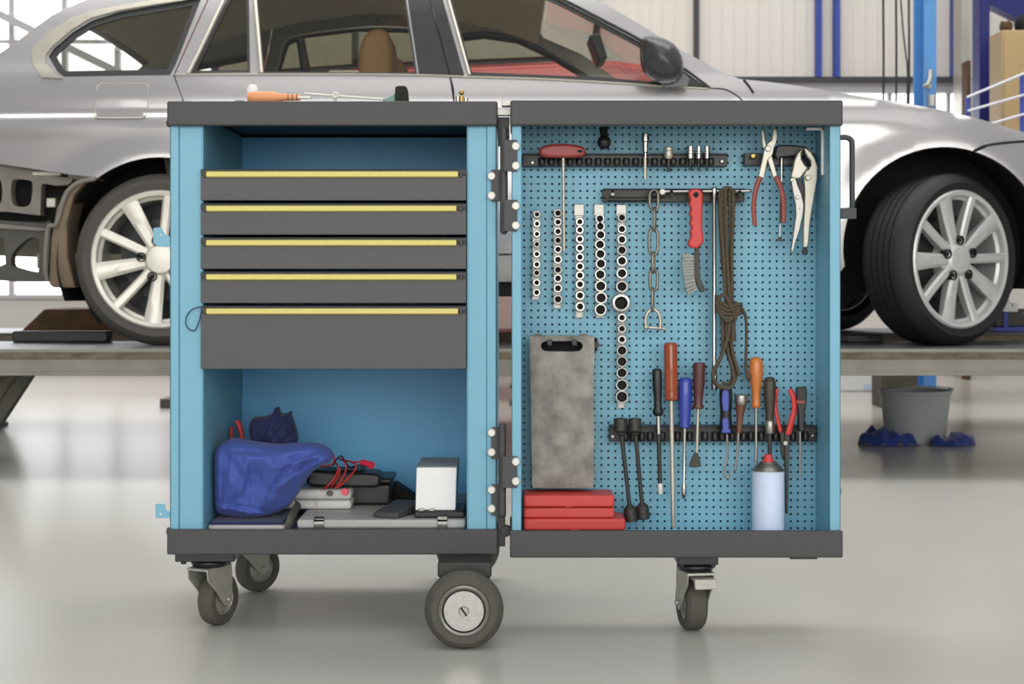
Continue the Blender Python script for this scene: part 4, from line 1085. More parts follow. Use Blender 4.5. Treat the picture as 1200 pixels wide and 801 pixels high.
rail('long black clip rail across the top left of the pegboard', 612.5, 852, 180, 195, [635 + 11 * i for i in range(19)], 185, 194, 4.1, [(624, 190.5), (846, 189)])
rail('black clip rail low on the pegboard holding the row of screwdrivers', 714, 956, 498, 517, [733, 742, 752, 762, 776, 794, 808, 826, 838, 846.5, 858, 871, 880, 892, 909, 929, 944], 506, 517, 4.0, [(718, 511), (952, 510)])
t = thing('tool_rail', 'grey rail that the chain, wire brush and rope hang from', 'tool rail', (PX(790, 3.088), 3.09, PZ(237, 3.088)))
b = MB(); b.pbox(706.5, 872, 221, 236.5, 3.088, 3.084, 3.1075); b.pbox(706.5, 872, 221, 222.5, 3.088, 3.078, 3.084); obj('back_strip', b, M['darksteel'], t, .001)
b = MB(); b.pbox(706.5, 780, 231, 232.2, 3.088, 3.081, 3.084); b.pbox(712, 764, 234.5, 236, 3.088, 3.082, 3.084); obj('ridge', b, M['matblack'], t)
for x in (718, 767, 787, 822, 852, 867):
    b = MB(); b.cyl(T(x, 227, 3.083), T(x, 227, 3.052), .0032, seg=12); b.cyl(T(x, 227, 3.055), T(x, 224, 3.052), .0032, seg=12); obj('peg', b, M['black'] if x != 718 else M['chrome'], t)
for x, y in ((712, 232), (786, 231), (795, 231), (866, 231)):
    b = MB(); b.cyl(T(x, y, 3.0838), T(x, y, 3.079), .0032, seg=8); obj('screw', b, M['darksteel'], t)
t = thing('tool_rail', 'short black rail high at the right of the pegboard behind the pliers', 'tool rail', (PX(910, 3.088), 3.09, PZ(195, 3.088)))
b = MB(); b.pbox(872, 955, 179.5, 194, 3.088, 3.084, 3.1075); obj('back_strip', b, M['black'], t, .001)
b = MB(); b.lathe([(0, 0), (.001, .004), (.004, .0055), (.014, .004), (.014, 0)], T(883, 182.5, 3.069), (0, 1, 0), 16); obj('knob', b, M['brass'], t, label='small brass knob')
for x in (898, 912, 933, 946):
    b = MB(); b.cyl(T(x, 184, 3.084), T(x, 184, 3.05), .0025, seg=10); obj('peg', b, M['black'], t)

# --- socket strips: every socket a thing of its own
def strip(x0, x1, ya, yb, w_, label):
    b = MB(); wt = w_; w_ = min(w_, 4.5)
    b.prism([T(x0 - w_, ya, 3.1035), T(x0 + w_, ya, 3.1035), T(x1 + w_, yb, 3.1035), T(x1 - w_, yb, 3.1035)], (0, .003, 0))
    b.prism([T(x0 - w_, ya, 3.10), T(x0 - w_ + 1, ya, 3.10), T(x1 - w_ + 1, yb, 3.10), T(x1 - w_, yb, 3.10)], (0, .0035, 0))
    b.prism([T(x0 + w_ - 1, ya, 3.10), T(x0 + w_, ya, 3.10), T(x1 + w_, yb, 3.10), T(x1 + w_ - 1, yb, 3.10)], (0, .0035, 0))
    if wt > 5.35: b.pbox(x0 - 5.6, x0 + 5.6, ya - 1, ya + 12, 3.0995, 3.0985, 3.1002)
    b.cyl(T(x0, ya + 4, 3.1015), T(x0, ya + 4, 3.1075), .003, seg=10)
    return single('socket_strip', b, M['satin'], label, 'socket strip', bevel=.0004)
ordn = ['first', 'second', 'third', 'fourth', 'fifth', 'sixth', 'seventh', 'eighth', 'ninth', 'tenth', 'eleventh', 'twelfth', 'thirteenth', 'fourteenth', 'fifteenth', 'sixteenth']
def socket(x, y, r, hexy, deep, label, group, m1='chrome', yb=3.10):
    L = .017 if not deep else .024; rr = px2(r * 1.07, 3.075); rb2 = rr * hexy; Yf = yb - L
    b = MB(); o = T(x, y, Yf); o = Vector((PX(x, Yf), Yf, PZ(y, Yf)))
    q_ = rr - rb2
    b.lathe([(.0016, rb2), (.0, rb2 + q_ * .14), (.0, rb2 + q_ * .72), (.0008, rb2 + q_ * .9), (.0026, rr), (L * .55, rr), (L * .62, rr * .88), (L - .001, rr * .88), (L, rr * .8), (L, 0)], o, (0, 1, 0), 24)
    b.m = 1
    b.lathe([(.0016, rb2), (L * .5, rb2 * .94), (L * .5, 0)], o, (0, 1, 0), 12)
    return single('socket', b, [M[m1], M['matblack']], label, 'socket', group, clean=False)
cols = [
 ('leftmost socket strip, narrow and chrome', 628.5, 628, 247.5, 351, 5.0, [(251, 4.4), (262, 4.2), (274, 4.2), (286, 4.3), (297.5, 4.4), (309.6, 4.5), (319.5, 4.6), (331, 4.6), (342.5, 4.7)], .5, 'leftmost socket strip'),
 ('second socket strip from the left, beside the shaft of the red T-handle', 653, 653, 245, 361, 5.3, [(249.5, 4.8), (260, 4.5), (271, 4.6), (281.5, 4.6), (292, 4.7), (304, 5.0), (316, 5.0), (326, 5.0), (337.5, 5.2), (350.5, 5.6)], .58, 'second socket strip'),
 ('third socket strip from the left, with bright small-bore sockets', 678.5, 679, 240.5, 372, 6.0, [(259.7, 5.0), (269.3, 5.0), (280, 5.0), (290.5, 5.2), (301, 5.2), (312, 5.4), (322.5, 5.4), (333, 5.6), (346, 5.8), (359, 6.0)], .5, 'third socket strip'),
 ('fourth socket strip from the left, with wide open sockets', 702, 703, 240.5, 372, 5.6, [(256, 5.2), (265, 5.3), (275, 5.6), (286.3, 5.9), (297.5, 6.0), (308.8, 6.2), (321.5, 6.4), (335, 6.9), (348.8, 7.1), (362.6, 7.1)], .68, 'fourth socket strip'),
 ('rightmost and longest socket strip, hanging beside the chain', 728, 728, 241, 478, 5.4, [(254.8, 5.0), (268.2, 5.2), (280.5, 5.4), (293, 5.8), (305.5, 6.2), (320, 6.6), (335.5, 7.2), (354.8, 10.4), (372, 5.3), (385, 5.3), (397.5, 5.4), (410.5, 6.0), (423.4, 6.2), (436.6, 6.3), (451, 6.8), (464.8, 7.3)], .64, 'longest socket strip'),
]
for lab, x0, x1, ya, yb, w_, lst, hx, short in cols:
    strip(x0, x1, ya, yb, w_, lab)
    n = len(lst)
    for i, (y, r) in enumerate(lst):
        x = x0 + (x1 - x0) * (y - ya) / (yb - ya) + (.9 if r < 9 else 0)
        if short.startswith('fourth'): x += (i % 3) * .4
        small = short.startswith('longest') and i >= 8
        if r > 9: lb = 'largest round socket, wider than all others on the longest socket strip'
        else: lb = '%s socket, %s from the top of the %s' % ('small steel' if small or r < 5.1 else 'wide-bored chrome', ordn[i], short)
        if i == n - 1 and r < 9: lb = 'bottom socket on the %s' % short
        if i == 0: lb = 'topmost socket on the %s' % short
        yb_ = 3.10
        socket(x, y, r, .5 if small and i < 11 else (.75 if small else hx), r > 9, lb, 'sockets on the ' + short, 'satin' if short[0] in 'ls' and i % 3 == 0 else 'chrome', yb_)

# --- red T-handle key
t = thing('t_handle_key', 'red oval T-handle key hanging from the long top rail', 'hex key', T(660, 294))
b = MB(); pl_ = polycm([(632, 178), (634, 173), (644, 169.5), (660, 168.5), (675, 170), (684, 173), (686, 178), (684, 182.5), (676, 184.5), (660, 185), (642, 184.5), (634, 182.5)], 4)
b.pprism(pl_, 3.055, 3.046, 3.066); obj('handle', b, M['handle_red'], t, .005, ang=60, seg=3)
b = MB(); pl_ = polycm([(676, 177), (680, 175.3), (683.5, 177), (680, 178.8)], 3); b.pprism(pl_, 3.0455, 3.0445, 3.0458); obj('eyelet', b, M['matblack'], t)
b = MB(); b.cyl(T(660, 184, 3.056), T(661, 294, 3.062), px2(1.9), seg=12); obj('shaft', b, M['steel_pale'], t)

# --- black ball-ended knob
t = thing('ratchet_handle', 'black shiny ball-ended knob hanging under the door top above the long rail', 'knob', T(708, 175))
b = MB(); b.ball(T(708, 166.5, 3.062), px2(8), 24, 16); obj('ball', b, M['black'], t, ang=80)
b = MB(); b.cyl(T(708, 161, 3.066), T(707, 149.5, 3.07), px2(4.2), px2(5)); obj('stem', b, M['matblack'], t)

# --- small pieces standing in the long rail
t = thing('socket_adapter', 'chrome extension with a socket head standing in the long top rail', 'socket adapter', T(756, 210))
b = MB(); vlathe(b, 756.3, [(156, 3.8), (157, 4.6), (165.5, 4.6), (166.5, 3.6), (178, 3.2), (179, 2), (186, 1.9)], 3.066); obj('head', b, M['chrome'], t)
b = MB(); vlathe(b, 756, [(184, 2), (196, 2.1), (210, 2.1)], 3.066); obj('shaft', b, M['steel_pale'], t)
t = thing('socket_bit', 'short ribbed steel socket standing alone in the long top rail', 'socket bit', T(783.5, 201))
b = MB(); vlathe(b, 783.5, [(172, 4.6), (173, 5.4), (176, 5.4), (176.5, 5), (178, 5.4), (181, 5.4), (184, 5.0), (186, 4)], 3.066); obj('head', b, M['steel_pale'], t)
b = MB(); vlathe(b, 783.5, [(184, 2.2), (201, 2.2)], 3.066); obj('shank', b, M['darksteel'], t)
for x, w_, lab in ((809, 4.9, 'widest chrome bit socket of the trio, nearest the lone ribbed socket'), (818.8, 3.6, 'slim chrome bit socket in the middle of the trio in the long top rail'), (828.5, 3.9, 'chrome bit socket at the rail end of the trio in the long top rail')):
    t = thing('bit_socket', lab, 'bit socket', T(x, 199), 'trio of bit sockets in the long rail')
    b = MB(); vlathe(b, x, [(171, w_ * .7), (171.5, w_ * .85), (177, w_ * .85), (177.6, w_), (179.6, w_), (180.2, w_ * .8), (185.5, w_ * .8)], 3.066); obj('head', b, M['chrome'], t)
    b = MB(); vlathe(b, x, [(185, 1.5), (199.5, 1.5)], 3.066); obj('shank', b, M['darksteel'], t)

# --- sliding T-bar
t = thing('t_bar_wrench', 'long chrome sliding T-bar wrench hanging from the grey rail', 'wrench', T(836, 456))
b = MB(); b.cyl(T(778, 224, 3.068), T(879, 223.6, 3.068), px2(2.1), seg=14); b.ball(T(879, 223.6, 3.068), px2(2.2), 10, 8); obj('cross_bar', b, M['chrome'], t)
b = MB(); b.lathe([(0, 0), (0, .0045), (.002, .006), (.008, .006), (.008, 0)], T(776.5, 224.4, 3.064), (0, 1, 0), 18); obj('end_ring', b, M['bolt'], t)
b = MB(); vlathe(b, 837, [(219, 2.6), (221, 3.4), (229, 3.4), (231, 2.7), (330, 2.6), (425, 2.6), (427, 3), (438, 3.1), (440, 3.7), (456, 3.7), (457, 3)], 3.068); obj('shaft', b, M['chrome'], t)

# --- chain with shackle
t = thing('chain', 'steel chain with a shackle at its end hanging from the grey rail', 'chain', T(766, 385))
b = MB()
def clink(x, ya, yb, hw, edge, y=3.066, r=.0031, tilt=0):
    pts = []
    c = T(x, (ya + yb) / 2, y); hh = px2((yb - ya) / 2) - r; h2 = px2(hw) - r
    for k in range(24):
        a = 2 * PI * k / 24; u = h2 * math.copysign(abs(math.cos(a)) ** .8, math.cos(a)); v = hh * math.copysign(abs(math.sin(a)) ** .65, math.sin(a))
        ca, sa = math.cos(edge), math.sin(edge); pts.append(c + Vector((u * ca + v * math.sin(tilt), u * sa, v)))
    b.tube(pts, r, 10, True)
clink(766.3, 221, 247, 7.2, R(12)); clink(767, 242, 272, 7, R(78)); clink(765.7, 266, 300, 7.4, R(14)); clink(765.5, 294, 321, 7, R(75)); clink(766, 314, 342, 7.0, R(24)); clink(764.8, 336, 366, 6.8, R(80))
obj('links', b, M['chain'], t, ang=80)
b = MB(); pts = catmull([T(757.2, 384, 3.066), T(756.4, 376, 3.066), T(758.5, 367, 3.066), T(765, 361.8, 3.066), T(771.8, 367, 3.066), T(774, 376, 3.066), T(773.2, 384, 3.066)], 5)
b.tube(pts, .0034, 10); b.cyl(T(755, 383, 3.066), T(779, 384.8, 3.066), .0028, seg=10); b.ball(T(757.2, 383, 3.066), .0056, 12, 8); b.ball(T(773.4, 384, 3.066), .0056, 12, 8); obj('shackle', b, M['steel_pale'], t, ang=80)

# --- wire brush
t = thing('wire_brush', 'wire brush with red grip and grey bristles hanging from the grey rail', 'wire brush', T(815, 345))
b = MB(); pl_ = polycm([(806.5, 226), (809, 222.4), (815, 221), (820.5, 222.4), (823, 227), (823, 240), (822.6, 255), (822.6, 268), (824, 279), (823.5, 284), (820, 288), (817, 290.6), (810.5, 290.6), (806.5, 287.5), (806.2, 283), (809.2, 277.5), (808.2, 271), (810, 267), (807.8, 261), (809.6, 256), (807.4, 250.5), (809.2, 245), (807, 239.5), (808.4, 234)], 3)
b.pprism(pl_, 3.05, 3.041, 3.064); obj('handle', b, M['red_plastic'], t, .004, ang=60, seg=3)
b = MB(); pl_ = polycm([(812.2, 228), (815.6, 224.5), (819, 228), (815.6, 231.6)], 4); b.pprism(pl_, 3.0405, 3.0395, 3.0407); obj('hang_hole', b, M['matblack'], t)
b = MB(); b.pprism([(815, 290), (819.5, 290), (819.8, 318), (820.5, 326), (825.8, 338), (825, 341.5), (821.5, 342.5), (816.5, 334), (813.6, 322), (813.2, 300)], 3.05, 3.046, 3.06); obj('shank', b, M['darksteel'], t, .0008)
b = MB()
for i in range(12):
    f0 = i / 12; f1 = (i + .78) / 12
    def ed(f): return ((813.4 + 5.0 * max(0, f - .55) ** 1.4 * 2.2, 299 + 41 * f), (799.5 + 9 * max(0, f - .35) ** 1.5 * 1.4, 297 + 48 * f + 1.5 * math.sin(f * 9)))
    a_, b0 = ed(f0); c_, d0 = ed(f1)
    b.pprism([a_, b0, d0, c_], 3.052, 3.047, 3.061)
obj('bristles', b, M['bristle'], t)

# --- rope hank
t = thing('rope_hank', 'dark brown rope tied in a hank hanging from the grey rail', 'rope', T(856, 455))
b = MB(); rr = px2(2.1)
def rp(pts, r=rr): b.tube(catmull([T(a, c, y) for a, c, y in pts], 6), r, 8)
for k, (x0, y0, xm, xe) in enumerate(((843, 226, 846, 851), (846.5, 223, 849, 853), (850, 221.5, 852, 855), (855, 222, 856, 856), (859, 224, 857.5, 858), (844, 232, 848, 850), (858, 230, 857, 857.5))):
    yy = 3.056 - .004 * (k % 3)
    rp([(x0 + 2, y0 - 1, 3.056), (x0, y0 + 4, yy), (x0 + .3, y0 + 24, yy), (xm, 300, yy), (xe, 348, yy), (852 + k * 1.2, 372, yy), (850 + k * 1.8, 400, yy)])
rp([(843, 227, 3.058), (848, 221, 3.05), (855, 220, 3.05), (859, 225, 3.056)])
for k, off in enumerate((0, 5, 10, 15)):
    rp([(840, 347 + off * .7, 3.058), (845, 354 + off, 3.042), (855, 359 + off * .9, 3.039), (866, 356 + off * .75, 3.044), (868, 358 + off * .6, 3.062), (856, 352 + off, 3.07)])
rp([(840, 366, 3.05), (843, 349, 3.045), (850, 346, 3.04), (857, 360, 3.036), (862, 372, 3.04), (858, 378, 3.05)])
rp([(839, 352, 3.05), (845, 368, 3.042), (854, 376, 3.04), (864, 364, 3.042), (867, 356, 3.05)])
rp([(846, 372, 3.05), (847, 395, 3.048), (846, 415, 3.046), (840, 428, 3.046), (836, 440, 3.046), (838, 449, 3.046), (846, 454, 3.046), (855, 454.5, 3.046), (860, 446, 3.046), (858, 430, 3.048), (853, 412, 3.05), (851, 390, 3.05), (853, 374, 3.052)])
rp([(856, 374, 3.05), (852, 398, 3.042), (845, 418, 3.040), (837, 432, 3.040), (835.5, 441, 3.040), (841, 451, 3.042), (850, 454, 3.044)])
rp([(857, 376, 3.054), (856, 392, 3.052), (859, 415, 3.052), (864, 432, 3.052), (865.5, 440, 3.056)])
rp([(849, 376, 3.056), (850, 405, 3.056), (857, 428, 3.056), (858, 442, 3.056), (854, 450, 3.056), (846, 448, 3.058)])
rp([(855, 376, 3.058), (853, 400, 3.06), (860, 425, 3.06), (862, 443, 3.058), (856, 453, 3.054)])
rp([(863, 357, 3.052), (868, 360, 3.056), (872.5, 367, 3.06), (874.5, 378, 3.062), (874.6, 400, 3.064), (874, 425, 3.064), (875, 437, 3.06), (879, 443, 3.05)], rr * .92)
b.ball(T(877, 441, 3.052), px2(3.4), 12, 8, (1, 1, 1.2)); b.ball(T(854, 361, 3.05), px2(8.5), 14, 10, (1.1, .9, 1.0))
obj('strands', b, M['rope'], t, ang=80)

# --- circlip pliers with faded red grips
t = thing('circlip_pliers', 'steel pliers with faded red grips, open, hanging from the short top rail', 'pliers', T(900, 265))
Yc = 3.05
b = MB(); b.pprism([(891.6, 153), (895.2, 152.5), (897, 166), (900, 173), (904, 180), (911, 206), (906.5, 209), (900.5, 190), (897, 180), (893.5, 170)], Yc, Yc, Yc + .006); b.cyl(T(893.4, 154, Yc), T(893.6, 149.5, Yc + .001), px2(1.4)); obj('jaw_arm', b, M['steel_pale'], t, .0012)
b = MB(); b.pprism([(905.5, 151.5), (909.6, 151.5), (910.5, 160), (909, 168), (906.5, 173), (905, 181), (899, 188), (894.5, 209), (888.2, 207), (893, 186), (895, 175), (899, 168), (904, 164)], Yc, Yc - .006, Yc - .0005); b.cyl(T(907.5, 153, Yc - .003), T(907, 148.5, Yc - .003), px2(1.4)); obj('jaw_arm', b, M['steel_pale'], t, .0012)
b = MB(); b.lathe([(0, 0), (0, .005), (.002, .0062), (.014, .0062), (.014, 0)], T(900.3, 174, Yc - .009), (0, 1, 0), 18); obj('pivot', b, M['satin'], t)
def grip(pts, w0, w1, y, m, par, nm='grip'):
    b = MB(); c = catmull([T(a, c_, y) for a, c_ in pts], 6); n = len(c)
    rs = [px2(w0 + (w1 - w0) * i / (n - 1)) * (1 if 0 < i < n - 1 else .8) for i in range(n)]
    b.tube(c, rs, 12, flat=.8); return obj(nm, b, m, par, ang=60)
grip([(891.5, 207), (887.5, 216), (884.5, 228), (883.2, 244), (884.6, 264.5)], 3.5, 3.3, Yc - .003, M['brick_red'], t)
grip([(908.5, 206), (913, 214), (917, 228), (918.6, 243), (918, 261)], 3.5, 3.3, Yc + .003, M['brick_red'], t)

# --- thin screwdriver behind the pliers
t = thing('thin_screwdriver', 'thin bright screwdriver blade hanging behind the faded red pliers', 'screwdriver', T(914, 283, 3.078))
b = MB(); vlathe(b, 915.8, [(176, 1.6), (187, 1.7), (208, 1.7)], 3.076); b.cyl(T(915.8, 206, 3.076), T(913.6, 277, 3.076), px2(1.2), seg=10); obj('blade', b, M['chrome'], t)
b = MB(); b.pprism([(910.5, 282.5), (912.5, 277), (915.4, 276.5), (917, 282.5)], 3.076, 3.0745, 3.0775); obj('tip', b, M['darksteel'], t)
# --- black block on the short rail
b = MB(); b.pprism([(909, 171), (914, 169.8), (928, 170), (944, 171.8), (947, 177), (944, 184), (930, 183.6), (912, 185), (906, 184)], 3.07, 3.062, 3.0838)
single('rubber_block', b, M['black'], 'black rubber block between the two pairs of pliers on the short top rail', 'block', bevel=.003)

# --- locking pliers
t = thing('locking_pliers', 'large nickel locking pliers hanging at the right end of the pegboard', 'locking pliers', T(942, 297))
Yl = 3.05
b = MB(); pl_ = [(941, 173), (945.5, 174.5), (950, 178), (955, 186), (958, 196), (957.5, 210), (954.5, 228), (951.5, 245), (949, 262), (947.5, 284), (946, 290), (940.5, 290), (940.6, 270), (942, 245), (942.4, 222), (941, 206), (944, 199), (947, 198.5), (950, 194), (949.5, 188), (946, 184.5), (943.5, 180)]
b.pprism(pl_, Yl, Yl - .006, Yl + .006); obj('fixed_handle', b, M['steel_pale'], t, .003, seg=3)
b = MB(); b.pprism([(940.4, 173), (938, 180), (938.6, 187), (942, 193), (946, 196.5), (944, 200), (941, 204), (937, 209.5), (930, 210), (925.5, 207.5), (928, 198), (930, 188), (933.5, 180)], Yl, Yl - .010, Yl + .003); obj('jaw', b, M['steel_pale'], t, .003, seg=3)
b = MB(); b.pprism([(925.8, 208.5), (931.5, 208), (934.5, 217), (939, 228), (941.5, 240), (940.5, 252), (937, 268), (932, 284), (928.5, 297), (926, 293), (929.5, 270), (932, 252), (931.5, 240), (929, 228)], Yl - .004, Yl - .010, Yl + .002); obj('lever', b, M['satin'], t, .0015)
b = MB(); b.pprism([(934, 211), (938.5, 210), (941.6, 225), (941.6, 238), (938.5, 232), (935.5, 220)], Yl + .004, Yl + .002, Yl + .006); obj('link_bar', b, M['darksteel'], t)
for q, r in (((947.2, 208), .0058), ((928.6, 210.5), .004), ((935.2, 231), .0042), ((937.5, 244), .002)):
    b = MB(); b.lathe([(0, 0), (0, r * .8), (.002, r), (.005, r), (.005, 0)], T(*q, Yl - .0125), (0, 1, 0), 16); obj('rivet', b, M['satin'], t)
b = MB(); vlathe(b, 943.2, [(289, 2.6), (293, 2.6), (293.4, 3.4), (297.5, 3.4), (298, 2.5)], Yl); obj('adjusting_screw', b, M['darksteel'], t)

# --- white bracket in the corner
b = MB(); b.pbox(962.2, 965.4, 149.5, 205, 3.03, 3.026, 3.034); b.pbox(945, 965, 149.5, 152.6, 3.03, 3.026, 3.034)
single('corner_bracket', b, M['card'], 'white L-shaped strip in the top corner at the right of the pegboard', 'bracket', bevel=.0008)

# --- grey case with a handle slot
t = thing('tool_case', 'worn grey plastic case with a handle slot hanging at the left of the pegboard', 'tool case', T(658, 572, 3.06))
o2 = [(p[0], p[1]) for p in polycm([(620.5, 397), (623, 393.8), (640, 393.4), (660, 393.4), (685, 393.4), (694, 394), (696.5, 397.5), (696.3, 430), (696.2, 480), (696.2, 540), (696, 567), (693, 571), (680, 571.5), (650, 571.5), (628, 571.3), (624, 569), (623.4, 560), (622.4, 500), (621.4, 440)], 3)]
hol = polycm([(634, 405), (637, 400.4), (648, 399.4), (660, 399.4), (672, 399.4), (680, 400.4), (683, 405.5), (680, 410.6), (672, 411.8), (660, 411.8), (648, 411.8), (637, 410.6)], 3)
YG = 3.04
A, Fc, dd = fill2d([(PX(a, YG), PZ(c, YG)) for a, c in o2], [[(PX(a, YG), PZ(c, YG)) for a, c in hol]], .012)
n = len(A); b = MB(); vs = [Vector((u, YG - .004 * min(1, d_ / .008) ** .5, v)) for (u, v), d_ in zip(A, dd)] + [Vector((u, YG + .034, v)) for u, v in A]
fs = [tuple(int(i) for i in f) for f in Fc] + [tuple(int(i) + n for i in reversed(f)) for f in Fc]
for i, j in boundary(Fc): fs.append((i, i + n, j + n, j))
b.add(vs, fs); obj('shell', b, M['case_grey'], t, ang=50)
for x in (631, 684):
    b = MB(); b.box(PX(x - 4, YG), PX(x + 4, YG), YG + .002, YG + .03, PZ(393.2, YG), PZ(391.4, YG)); obj('catch', b, M['case_grey'], t, .001)
t2 = thing('support_hook', 'black hook plate that carries the worn grey case', 'hook', T(665, 412, 3.085))
b = MB(); b.pbox(634, 700, 396, 411, 3.085, 3.083, 3.1075); obj('plate', b, M['matblack'], t2)
for x in (644, 673):
    b = MB(); b.pbox(x - 3, x + 3, 401, 404.5, 3.06, 3.034, 3.084); b.pbox(x - 3, x + 3, 397.5, 404, 3.036, 3.0315, 3.0345); obj('peg', b, M['black'], t2, .001)
b = MB(); b.cyl(T(699, 404, 3.0835), T(699, 404, 3.068), px2(3.8), seg=14); obj('knob', b, M['black'], t2)

# --- red boxes in the door tray
zf = dzb + .0008
zr2 = PZ(607.5, 3.0)
def rbox(xa, xb, yt, y0, zlo, label):
    t = thing('red_case', label, 'tool case', (PX((xa + xb) / 2, y0), y0 + .04, zlo))
    x0, x1 = PX(xa, y0), PX(xb, y0); z1 = PZ(yt, y0)
    zm = zlo + (z1 - zlo) * .46
    b = MB(); b.box(x0, x1, y0, y0 + .085, zlo, zm - .0006); obj('body', b, M['red_box'], t, .003)
    b = MB(); b.box(x0, x1, y0 - .0008, y0 + .0855, zm + .0006, z1); l = obj('lid', b, M['red_box'], t, .004, seg=3)
    b = MB(); b.box((x0 + x1) / 2 - .007, (x0 + x1) / 2 + .007, y0 - .0016, y0 - .0009, zm + .0008, zm + .003); obj('clasp', b, M['red_box'], l, .0006)
    return z1
zq = rbox(613.5, 733, 607.5, 2.992, zf, 'flat long red case at the bottom of the door under the shorter red case')
rbox(613.5, 720, 580, 2.996, zq + .0005, 'short red case stacked on the flat long red case in the door')

# --- flexible-head wrenches
def flex(xa, xb, ybot, w_, lab, y):
    t = thing('double_socket_wrench', lab, 'socket wrench', T(xb, ybot, y), 'double-ended socket wrenches')
    d = (T(xb, ybot - 18, y) - T(xa, 506, y))
    b = MB(); b.lathe([(0, 0), (0, px2(w_ * .6)), (.001, px2(w_)), (px2(14), px2(w_)), (px2(17), px2(w_ * .7)), (px2(19), 0)], T(xa - .6, 489.5, y), (0, 0, -1), 20); b.ball(T(xa, 506.5, y), px2(w_ * .62), 14, 10); obj('socket_head', b, M['darksteel'], t)
    b = MB(); b.cyl(T(xa, 505, y), T(xb, ybot - 17, y), px2(2.5), px2(2.4), seg=14); obj('shaft', b, M['darksteel'], t)
    b = MB(); b.lathe([(0, 0), (0, px2(2.6)), (px2(5), px2(w_ * .95)), (px2(19), px2(w_)), (px2(20), px2(w_ * .8)), (px2(12), px2(w_ * .6)), (px2(12), 0)], T(xb, ybot - 20, y), (d.x, 0, d.z), 20); obj('socket_end', b, M['darksteel'], t)
flex(728, 737.8, 610.5, 8.2, 'dark double-ended socket wrench next to the worn grey case', 3.05)
flex(744.5, 752.4, 608, 7.6, 'dark double-ended socket wrench nearest the black screwdriver', 3.052)

# --- screwdrivers and the like in the low rail
def driver(name, lab, cat, x, hprof, hm, parts, rot=0, piv=None, y=3.056, seg=20, flute=0):
    t = thing(name, lab, cat, T(x, parts[-1][1][-1][0] if parts else hprof[-1][0], y))
    mb = MB(); vlathe(mb, x, hprof, y, seg)
    if flute:
        c = T(x, hprof[0][0], y)
        for i, v in enumerate(mb.v):
            dx_, dy_ = v.x - c.x, v.y - c.y; a = math.atan2(dy_, dx_); k = 1 - .07 * (0.5 + .5 * math.cos(flute * a)); mb.v[i] = Vector((c.x + dx_ * k, c.y + dy_ * k, v.z))
    Mx = vtool(rot, x, hprof[0][0]) if rot else None
    if Mx: mb.xform(Mx)
    obj('handle', mb, hm, t, ang=60)
    for nm, pr, m in parts:
        mb = MB(); vlathe(mb, x, pr, y, 14)
        if Mx: mb.xform(Mx)
        obj(nm, mb, m, t)
    return t
driver('screwdriver', 'black-handled screwdriver with white tip, next to the tall amber-handled one', 'screwdriver', 769.8,
       [(431.5, 3), (432.5, 5), (436, 5.9), (455, 5.6), (468, 4.6), (477, 4.8), (480, 6.4), (484, 6.4), (487, 4)], M['black'],
       [('ferrule', [(486, 2.9), (508, 2.9)], M['chrome']), ('shaft', [(507, 2.6), (567, 2.5)], M['darksteel']), ('tip', [(566, 2.9), (568, 3.1), (577, 2.8), (579, 2)], M['bolt'])], rot=-1.6)
driver('screwdriver', 'tallest screwdriver, with amber handle and long steel shaft', 'screwdriver', 785.6,
       [(401, 5), (402, 7.6), (405, 8.5), (440, 8.4), (455, 8), (463, 8.2), (467, 8.6), (469, 7)], M['orange'],
       [('shaft', [(468, 2.9), (530, 2.6), (560, 2.8), (610, 2.5), (617.5, 2.4)], M['steel_pale'])], rot=-.9, flute=6, seg=36)
driver('screwdriver', 'screwdriver with thick plain blue handle', 'screwdriver', 803.2,
       [(442, 3), (443, 6), (447, 7.8), (465, 8.2), (485, 7.2), (495, 6.4), (500, 6.6), (501.5, 4)], M['blue_handle'],
       [('shaft', [(500, 2.2), (516, 1.9), (566, 1.8), (569, 2.8), (579, 2.8), (584, 1.2)], M['chrome'])], rot=.8)
t = driver('scraper', 'maroon-handled scraper with a flared dark brush tip', 'scraper', 819.5,
       [(424.5, 5), (425.5, 7.2), (430, 7.4), (450, 7.0), (465, 5.4), (472, 5), (476, 7.0), (478.5, 6.2)], M['maroon'],
       [('shaft', [(478, 1.9), (505, 1.8), (532, 1.6)], M['steel_pale'])], rot=1.6)
b = MB(); b.pprism([(813.5, 530), (817.5, 530), (820.6, 540), (821.5, 546), (814, 547.5), (807.5, 546.5), (809, 541)], 3.056, 3.052, 3.06); obj('brush_tip', b, M['darksteel'], t, .001)
t = driver('hook_tool', 'blue and black handled hook puller ending in a bent wire hook', 'hook tool', 850.6,
       [(454, 5), (455, 7.2), (460, 7.8), (470, 7.6), (485, 6.6), (495, 7.4), (504, 7.8), (507.5, 6)], M['black'], [])
b = MB(); b.pprism(polycm([(847, 458), (853, 458), (854, 470), (853, 481), (848, 481), (846, 470)], 3), 3.044, 3.0425, 3.0445); b.pprism(polycm([(847, 490), (853, 490), (854, 499), (853, 504), (848, 504), (846.5, 498)], 3), 3.044, 3.0425, 3.0445); obj('grip_inlay', b, M['blue_handle'], t, .0008, label='blue grip inlay')
b = MB(); b.pbox(845, 856, 502, 507, 3.05, 3.042, 3.06); obj('collar', b, M['blue_handle'], t, .002, label='blue collar')
b = MB(); b.tube(catmull([T(852, 506, 3.056), T(852.6, 530, 3.056), T(851, 540, 3.056), T(848.6, 548, 3.056), T(848.8, 556, 3.056), T(852, 560, 3.056), T(855.6, 557, 3.056), T(856.4, 551, 3.056)], 6), px2(1.3), 8); obj('hook', b, M['satin'], t)
